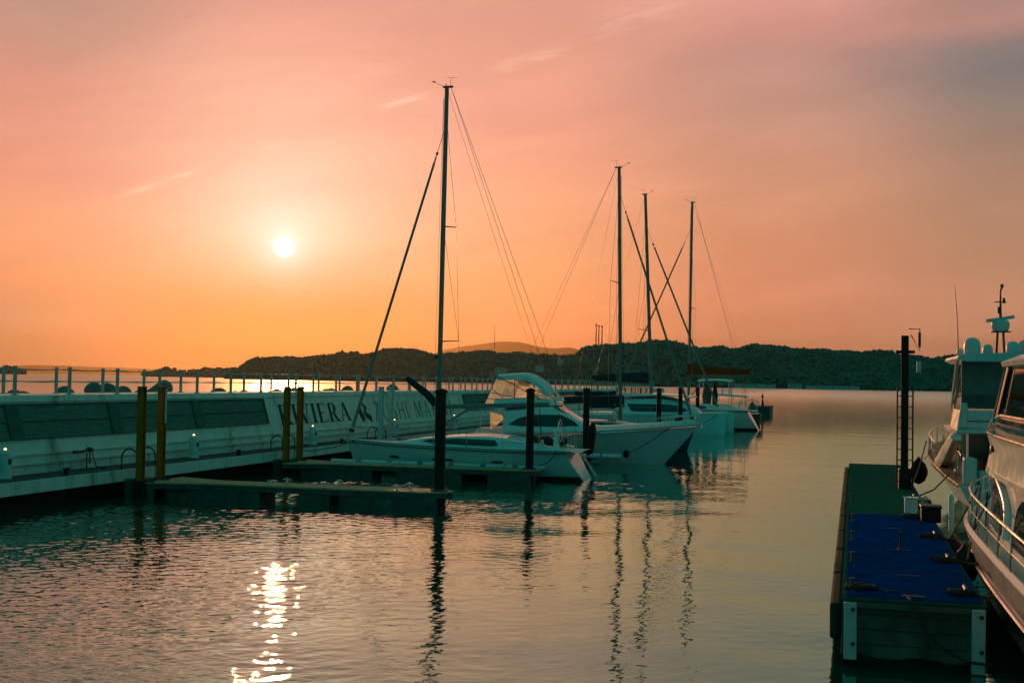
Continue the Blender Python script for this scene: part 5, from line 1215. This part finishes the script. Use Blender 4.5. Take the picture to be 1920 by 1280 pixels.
# helm deck coaming with a faceted front
stB = [(1.0, 1.72, 2.36, 3.04), (5, 1.84, 2.36, 3.08), (8.6, 1.86, 2.36, 3.10), (9.9, 1.78, 2.36, 3.08), (10.5, 1.60, 2.36, 2.98), (11.0, 1.30, 2.36, 2.72), (11.3, .9, 2.34, 2.45)]
trunk(stB, .985).build('helm_coaming', GEL, y1, smooth=True)
b = MB()
for s in (-1, 1): b.loft([[(x, s*(mk(stB, .985)(x, 2.42)+.03), 2.36), (x, s*(mk(stB, .985)(x, 2.46)+.035), 2.44), (x, s*(mk(stB, .985)(x, 2.5)-.02), 2.46), (x, s*1.4, 2.36)] for x in (1.2, 4, 7, 9.2, 10.2)])
b.build('coaming_step', GEL, y1, smooth=True)
fB = mk(stB, .985)
for s in (-1, 1): MB().lathe([(.06, 0), (.06, .05), (.03, .06)], (9.0, s*(fB(9.0, 2.78)), 2.78), 12, (0, s, 0)).build('deck_fitting', DARKPL, y1, smooth=True)
side_panes('vent_slot', GLASS, y1, [(9.45, 2.66), (10.15, 2.70), (10.15, 2.73), (9.45, 2.70)], fB, .008, .006)
# curved wind deflector in a bright frame
for s in (-1, 1):
    sec = []; top = []; bot = []
    for k in range(15):
        q = k/14; x = ax(24.5)-6.8*q; bul = .10*math.sin(math.pi*min(1, q*2.2)*.5); zt_ = 3.08+.30*min(1, q/.35)**.6; yy = s*(1.80+bul)
        sec.append([(x, yy, 3.06), (x, yy+s*.05, (3.06+zt_)/2), (x, yy, zt_), (x, yy-s*.02, zt_), (x, yy+s*.03, (3.06+zt_)/2), (x, yy-s*.02, 3.06)])
        top.append((x, yy, zt_+.01)); bot.append((x, yy+s*.01, 3.05))
    d = MB().loft(sec).build('wind_deflector', GLASSL, y1, smooth=True)
    MB().tube(list(reversed(bot))+top, .022, 8).tube([(ax(24.5)-1.5, s*1.9, 3.04), (ax(24.5)-1.5, s*1.9, 3.38)], .02, 8).build('frame', STEEL, d, smooth=True)
# windscreen, pillars, hardtop
xw0, xw1, zw0, zw1 = ax(24.85), ax(23.75), 3.06, 4.12
b = MB().prism([(-1.55, 0), (1.55, 0), (1.45, 1), (-1.45, 1)], lambda y, q: (xw0+(xw1-xw0)*q, y, zw0+(zw1-zw0)*q), lambda y, q: (xw0+(xw1-xw0)*q+.02, y, zw0+(zw1-zw0)*q)); b.build('windscreen', CLEARG, y1)
for s in (-1, 1):
    MB().tube([(xw0+.05, s*1.66, zw0-.05), (xw1, s*1.55, zw1+.05)], .075, 8, flat=.6).build('windscreen_pillar', DARKPL, y1, smooth=True)
    MB().tube([(xw0+.12, s*1.72, zw0-.05), (xw1+.1, s*1.60, zw1+.05)], .022, 8).build('hand_rail', STEEL, y1, smooth=True)
    MB().tube([(ax(21.3), s*1.72, 3.1), (ax(20.6), s*1.60, zw1)], .03, 8).build('roof_strut', STEEL, y1, smooth=True)
    MB().tube([(ax(17.5), s*1.72, 3.1), (ax(17.2), s*1.60, zw1)], .04, 8).build('roof_strut', STEEL, y1, smooth=True)
    MB().add([(xw0-.1, s*1.62, 3.07), (ax(17.5), s*1.66, 3.07), (ax(17.3), s*1.56, zw1), (xw1-.05, s*1.54, zw1)], [(0, 1, 2, 3)]).build('side_screen', CLEARG, y1, fixn=False)
rings = []
for k in range(13):
    q = k/12; x = ax(24.05)-8.0*q; e_ = min(1, (q*8.0/.9))**.5; zc = 4.12; hw = 1.35+.45*min(1, q*8/1.2)**.5
    rings.append([(x, -hw, zc+.03), (x, -hw*1.01, zc+.10*e_), (x, -hw*.85, zc+.22*e_), (x, 0, zc+.30*e_), (x, hw*.85, zc+.22*e_), (x, hw*1.01, zc+.10*e_), (x, hw, zc+.03), (x, hw*.6, zc-.02), (x, -hw*.6, zc-.02)])
MB().loft(rings).build('hardtop', GEL, y1, smooth=True)
for yy in (-.6, .7): MB().box((ax(20.6), yy, 3.35), (.55, .6, 1.1), taper=.8).build('helm_seat', WHITEC, y1, bevel=.08)
# bow and side rail with raked stanchions
pts = []; po = []
for k in range(13):
    t = .06+.90*k/12; pts.append((t*LX1, hbA(t)-.09, shA(t)+.56+.05*math.sin(t*3)))
pts.append((LX1+.05, .0, shA(1)+.60)); pts += [(x, -y, z) for x, y, z in reversed(pts[:-1])]
b = MB(); b.tube(pts, .021, 8); b.build('bow_rail', STEEL, y1, smooth=True)
for k, (x, y, z) in enumerate(pts):
    if k % 1 == 0 and abs(y) > .05: MB().tube([(x, y, z), (x+.12, y*1.0, z-.58)], .016, 6).build('stanchion', STEEL, y1, smooth=True)
mid = [(x+.06, y, z-.30) for x, y, z in pts]; MB().tube(mid, .010, 6).build('mid_rail', STEEL, y1, smooth=True)
# fenders hung along the near yacht, with their lanyards
def ball(px, py, x, r, lab, hang, squash=1.0):
    q = on_x(px, py, x)
    f = empty('fender', q, lab, 'fender', 'black fenders between dock and yachts')
    MB().lathe([(.03, r*1.25*squash), (.05, r*1.12*squash), (r*.35, r*.98*squash), (r*.75, r*.66*squash), (r, .15*r*squash), (r, -.2*r*squash), (r*.72, -.70*r*squash), (r*.3, -.96*r*squash), (.02, -1.02*r*squash)], n=20).build('body', RUBBER, f, smooth=True)
    if hang:
        h = Vector(hang)-q; MB().tube([(0, 0, r*1.2*squash), tuple(h*.5+Vector((-.03, 0, .05))), tuple(h)], .014, 6).build('lanyard', ROPE, f, smooth=True)
    return q
ball(1785, 1027, 2.17, .20, 'round black fender at the yacht bow quarter, upper of the pair by the dock edge', (2.50, 23.9, 1.98))
ball(1808, 1062, 2.20, .25, 'large round black fender beside the blue carpet, lower of the pair by the dock edge', (2.56, 22.6, 1.98), 1.25)
ball(1796, 1110, 2.12, .19, 'dark fender low in the shadow between dock corner and yacht hull', None)
for a, c, lab in (((2.62, 24.6, 1.95), (2.10, 21.6, .98), 'black bow line from the near yacht rail to the dock cleat, upper one'), ((2.58, 23.2, 1.97), (2.42, 22.3, .55), 'black spring line hanging down the side of the near yacht')):
    a, c = Vector(a), Vector(c); tag(MB().tube([a, a.lerp(c, .5)+Vector((0, 0, -.10)), c], .016, 6).build('mooring_line', ROPE, smooth=True), lab, 'rope')

# second yacht
CX2, SY2, LX2 = 5.42, 34.6, 17.0
y2 = yacht((CX2, SY2, 0), 'larger white flybridge yacht with satellite domes and a radar mast, moored beyond the near yacht')
b, shC, hbC = hull(LX2, 4.9, 1.25, 2.05, .7, 1.6, 0, tb=.93, pw=2.5, flare=.18, vee=.36, mid=.5, n=32)
hC = b.build('hull', GEL2, y2, smooth=True)
deck_mesh(LX2, shC, hbC, 0, .985, .006, .03, .03).build('deck', TEAK, y2, smooth=True)
sheer_strip(LX2, shC, hbC, .02, .985, -.10, -.04, .012).build('rub_rail', STEEL, hC)
ay = lambda Y: Y-SY2
MB().span((-1.1, -2.1, .28), (.1, 2.1, .40)).build('swim_platform', TEAK, y2, bevel=.03)
tl = MB().span((.05, -.6, .8), (.55, 1.75, 1.62)).build('transom_locker', GEL2, y2, bevel=.05)
lt = MB()
for pl in ([(0, 0), (.05, 0), (.05, .2), (0, .2)], [(0, 0), (.16, 0), (.16, .03), (0, .03)], [(0, .17), (.16, .17), (.16, .2), (0, .2)], [(.13, 0), (.16, 0), (.16, .11), (.13, .11)], [(.08, .08), (.16, .08), (.16, .11), (.08, .11)], [(.27, 0), (.31, 0), (.31, .2), (.27, .2)], [(.22, 0), (.36, 0), (.36, .025), (.22, .025)]):
    n = len(pl); kk = len(lt.f)*.0003
    lt.add([(.047-kk, 1.38-u*1.35, 1.22+v*1.1) for u, v in pl]+[(.040-kk, 1.38-u*1.35, 1.22+v*1.1) for u, v in pl], [tuple(range(n)), tuple(range(n, 2*n))]+[(i, (i+1) % n, n+(i+1) % n, n+i) for i in range(n)])
lt.build('lettering', LETTER, tl)
MB().span((.1, 1.80, 1.2), (.9, 2.15, 1.95)).build('stern_wing', GEL2, y2, bevel=.06)
MB().tube([(.1, 2.2, 1.3), (.1, 2.2, 2.0), (.5, 2.22, 2.1), (1.2, 2.22, 2.05), (1.3, 2.22, 1.3)], .028, 8).build('quarter_rail', STEEL, y2, smooth=True)
stD = [(3.4, 2.02, 1.25, 2.60), (7, 2.05, 1.4, 2.62), (10, 1.95, 1.6, 2.66), (11.8, 1.6, 1.75, 2.5), (13.2, 1.1, 1.85, 2.2), (14.2, .7, 1.95, 2.05)]
trunk(stD, .97).build('saloon', GEL2, y2, smooth=True)
fD = mk(stD, .97)
side_panes('saloon_window', GLASS, y2, [(4.2, 1.75), (9.5, 1.85), (10.8, 2.05), (9.5, 2.40), (4.2, 2.45)], fD, .02, .012)
b = MB().span((3.34, -1.75, 1.30), (3.388, 1.75, 2.52)); ad = b.build('aft_door', GLASS, y2)
for yy in (-1.75, -.6, .6, 1.75): MB().span((3.31, yy-.035, 1.28), (3.339, yy+.035, 2.54)).build('door_frame', STEEL, ad)
fw = [(.9, 2.25), (3.0, 2.25), (5.5, 2.0), (8.0, 1.7), (10.2, 1.2)]
MB().prism([(x, w) for x, w in fw] + [(x, -w) for x, w in reversed(fw)], lambda x, y: (x, y, 2.56), lambda x, y: (x, y, 2.70)).build('fly_deck', GEL2, y2, bevel=.04)
for s in (-1, 1):
    MB().loft([[(x, s*w, 2.70), (x, s*(w-.08), h_), (x, s*(w-.18), h_), (x, s*(w-.14), 2.70)] for (x, w), h_ in zip(fw, (3.20, 3.22, 3.20, 3.10, 2.85))]).build('fly_coaming', GEL2, y2, smooth=True)
MB().span((.92, -2.15, 2.70), (1.02, 2.15, 3.20)).build('fly_aft_panel', GEL2, y2, bevel=.02)
MB().span((.90, -2.15, 2.90), (.918, 2.15, 2.925)).build('fly_aft_trim', DARKPL, y2)
MB().span((.86, 1.98, 2.72), (1.02, 2.16, 3.40)).build('grab_post', GEL2, y2, bevel=.03)
# buttress sweeping from the fly deck down to the side deck
for s in (-1, 1):
    MB().loft([[(x, s*2.34, z-w_), (x, s*2.40, z-w_*.5), (x, s*2.30, z), (x, s*2.12, z), (x, s*2.12, z-w_)] for x, z, w_ in ((1.0, 2.60, .22), (2.2, 2.52, .42), (4.0, 2.22, .56), (5.8, 1.86, .56), (7.4, 1.56, .44), (8.8, 1.36, .12))]).build('buttress', GEL, y2, smooth=True)
xh0 = ay(37.6)
b = MB().span((xh0-.02, -1.95, 3.22), (xh0+.03, 1.95, 4.56)); b.build('fly_aft_screen', SCREEN, y2)
MB().span((xh0-.05, -1.95, 3.22), (xh0-.021, 1.95, 3.62)).build('fly_curtain', GREYC, y2)
for s in (-1, 1):
    MB().prism([(xh0+.05, 3.24), (xh0+4.0, 3.16), (xh0+1.4, 4.56), (xh0+.05, 4.56)], lambda x, z: (x, s*1.80, z), lambda x, z: (x, s*1.83, z)).build('fly_side_window', CLEARG, y2)
    MB().tube([(xh0+4.1, s*1.86, 3.15), (xh0+1.3, s*1.94, 4.70)], .085, 10, flat=.6).build('roof_pillar', GEL2, y2, smooth=True)
    MB().tube([(xh0+2.0, s*1.98, 3.2), (xh0+2.0, s*1.98, 3.62), (xh0+3.6, s*1.84, 3.45)], .02, 6).build('hand_rail', STEEL, y2, smooth=True)
rings = []
for k in range(11):
    q = k/10; x = ay(36.0)+5.2*q; hw = 2.20-.5*max(0, q-.75)**1.2
    rings.append([(x, -hw, 4.63), (x, -hw*.99, 4.70), (x, -hw*.9, 4.76), (x, 0, 4.82), (x, hw*.9, 4.76), (x, hw*.99, 4.70), (x, hw, 4.63), (x, hw*.9, 4.55), (x, -hw*.9, 4.55)])
ht = MB().loft(rings).build('hardtop', GEL2, y2, smooth=True)
def topside(px, py, Y): q = on_y(px, py, Y); return (Y-SY2, CX2-q.x, q.z)
for px, pz, r, Y in ((1823, 650, .245, 39.0), (1852, 655, .15, 39.0), (1800, 661, .10, 39.5), (1899, 655, .19, 38.6), (1921, 650, .20, 39.0)):
    x, y, z = topside(px, pz, Y)
    MB().lathe([(r*.86, -r*1.2), (r*.95, -r*.8), (r, -r*.1), (r*.92, r*.4), (r*.7, r*.78), (r*.36, r*.97), (.01, r*1.03)], (x, y, max(z, 4.79+r*1.15)), 24).build('satellite_dome', RADOME, y2, smooth=True)
x, y, z = topside(1876, 545, 39.2)
b = MB()
for s in (-.11, .11): b.tube([(x, y+s, 4.85), (x, y+s*.7, topside(1876, 618, 39.2)[2])], .035, 8)
b.tube([(x, y, topside(1876, 606, 39.2)[2]), (x, y, z)], .045, 8, r1=.022).tube([(x, y, z), (x, y-.05, z+.12)], .03, 6)
zz = topside(1876, 566, 39.2)[2]; b.tube([(x, y-.16, zz), (x, y+.16, zz)], .02, 6).box((x, y-.09, zz+.04), (.08, .08, .16)).box((x, y+.06, zz-.25), (.06, .06, .2)).lathe([(.02, 0), (.05, .03), (.05, .10), (.02, .12)], (x, y-.04, z+.08), 8)
b.span((x-.2, y-.28, topside(1876, 621, 39.2)[2]-.03), (x+.2, y+.28, topside(1876, 621, 39.2)[2])); ms = b.build('radar_mast', DARKPL, y2, smooth=True)
MB().lathe([(.20, -.16), (.26, -.05), (.26, .10), (.2, .17), (.03, .2)], (x, y, topside(1876, 611, 39.2)[2]), 18).build('radar_dome', RADOME, ms, smooth=True)
za = topside(1876, 598, 39.2)[2]
MB().tube([(x-.15, y+.42, za-.065), (x-.15, y+.38, za-.06), (x, y, za), (x+.1, y-.36, za+.07), (x+.1, y-.40, za+.075)], .055, 10).build('radar_scanner', RADOME, ms, smooth=True)
xw, yw, zw = topside(1790, 533, 40.5); xv, yv, zv = topside(1797, 660, 40.5)
MB().tube([(xv, yv, 4.8), ((xv+xw)/2, (yv+yw)/2-.03, (4.8+zw)/2), (xw, yw, zw)], .018, 6, r1=.007).build('whip_aerial', DARKPL, y2, smooth=True)
pts = []
for k in range(12):
    t = .42+.55*k/11; pts.append((t*LX2, hbC(t)-.08, shC(t)+.62))
pts.append((LX2+.05, 0, shC(1)+.66)); pts += [(x, -y, z) for x, y, z in reversed(pts[:-1])]
MB().tube(pts, .022, 8).build('bow_rail', STEEL, y2, smooth=True)
MB().tube([(x, y, z-.3) for x, y, z in pts], .012, 6).build('mid_rail', STEEL, y2, smooth=True)
for x, y, z in pts:
    if abs(y) > .05: MB().tube([(x, y, z), (x+.08, y, z-.64)], .016, 6).build('stanchion', STEEL, y2, smooth=True)
ball(1722, 884, 2.66, .30, 'big dark cylindrical fender hanging off the bow quarter of the farther yacht', (2.98, 41.0, 1.9), 1.35)
a = on_y(1737, 850, 45.0); c = on_dock(1.8, 24.0)
for a, c, lab in (((2.95, 44.0, 2.0), tuple(on_dock(1.75, 19.0, .1)), 'dark bow line from the farther yacht down to the dock by the ladder pile'), ((3.0, 36.0, 1.4), tuple(on_dock(1.75, 15.6, .1)), 'dark stern line from the farther yacht to the dock')):
    a, c = Vector(a), Vector(c); tag(MB().tube([a, a.lerp(c, .5)+Vector((0, 0, -.12)), c], .02, 6).build('mooring_line', ROPE, smooth=True), lab, 'rope')

# ---------------------------------------------------------------- far shore: houses, mast poles, sea wall
def house(px, py, depth, w, d, h, lab, rz, flat=False):
    p = far(px, py, depth); e = empty('house', (p.x, p.y, p.z-h), lab, 'house', 'houses on the wooded headland', rz)
    MB().span((-w/2, -d/2, -6), (w/2, d/2, h*.62)).build('wall', HOUSEW, e)
    if flat: MB().span((-w/2-.3, -d/2-.3, h*.62), (w/2+.3, d/2+.3, h*.72)).build('roof', ROOFM, e)
    else: MB().prism([(-w/2-.5, h*.62), (w/2+.5, h*.62), (0, h)], lambda x, z: (x, -d/2-.5, z), lambda x, z: (x, d/2+.5, z)).build('roof', ROOFM, e)
    for k in (-1, 0, 1): MB().span((k*w*.3-.8, -d/2-.06, h*.2), (k*w*.3+.8, -d/2-.004, h*.45)).build('window', GLASS, e)
house(938, 684, 1790, 16, 9, 9, 'pale house among the trees of the headland, above the cruiser canopy', YAW, True)
house(925, 694, 1800, 9, 7, 7, 'small pale house just below the larger one on the headland', YAW+.3)
house(1012, 681, 1800, 11, 8, 7, 'pale house at the dip of the headland, right of the cruiser canopy', YAW-.3)
house(1052, 668, 1850, 9, 7, 7, 'small house near the crest of the headland left of the three poles', YAW+.2)
house(1415, 716, 1390, 46, 8, 5, 'long low pale building on the shore behind the rust-coloured sail', YAW, True)
house(1560, 719, 1395, 60, 9, 6, 'long low pale building on the shore in the right half', YAW, True)
house(1490, 713, 1400, 14, 9, 8, 'small shore house between the two long low buildings', YAW)
house(316, 690, 3350, 12, 12, 18, 'small castle-like building on the low island at far left', YAW)
for i, (px, py, lab) in enumerate(((1118, 609, 'tall thin pole on the headland, left of the three'), (1123, 611, 'tall thin pole on the headland, middle of the three'), (1129, 612, 'tall thin pole on the headland, right of the three'), (928, 607, 'single thin aerial rising from the headland beyond the near mast'))):
    t = far(px, py, 1600 if i < 3 else 1980); g = far(px, 655, 1600 if i < 3 else 1980)
    e = empty('aerial_pole', (t.x, t.y, g.z), lab, 'aerial', 'thin poles on the headland')
    MB().tube([(0, 0, 0), (0, 0, t.z-g.z)], .85 if i < 3 else .5, 8, r1=.6 if i < 3 else .3).build('pole', DARKPL, e)
    if i < 3: MB().lathe([(.7, 0), (1.3, .6), (1.3, 1.6), (.5, 2.2)], (0, 0, t.z-g.z-1.0), 8).build('pole_head', DARKPL, e)
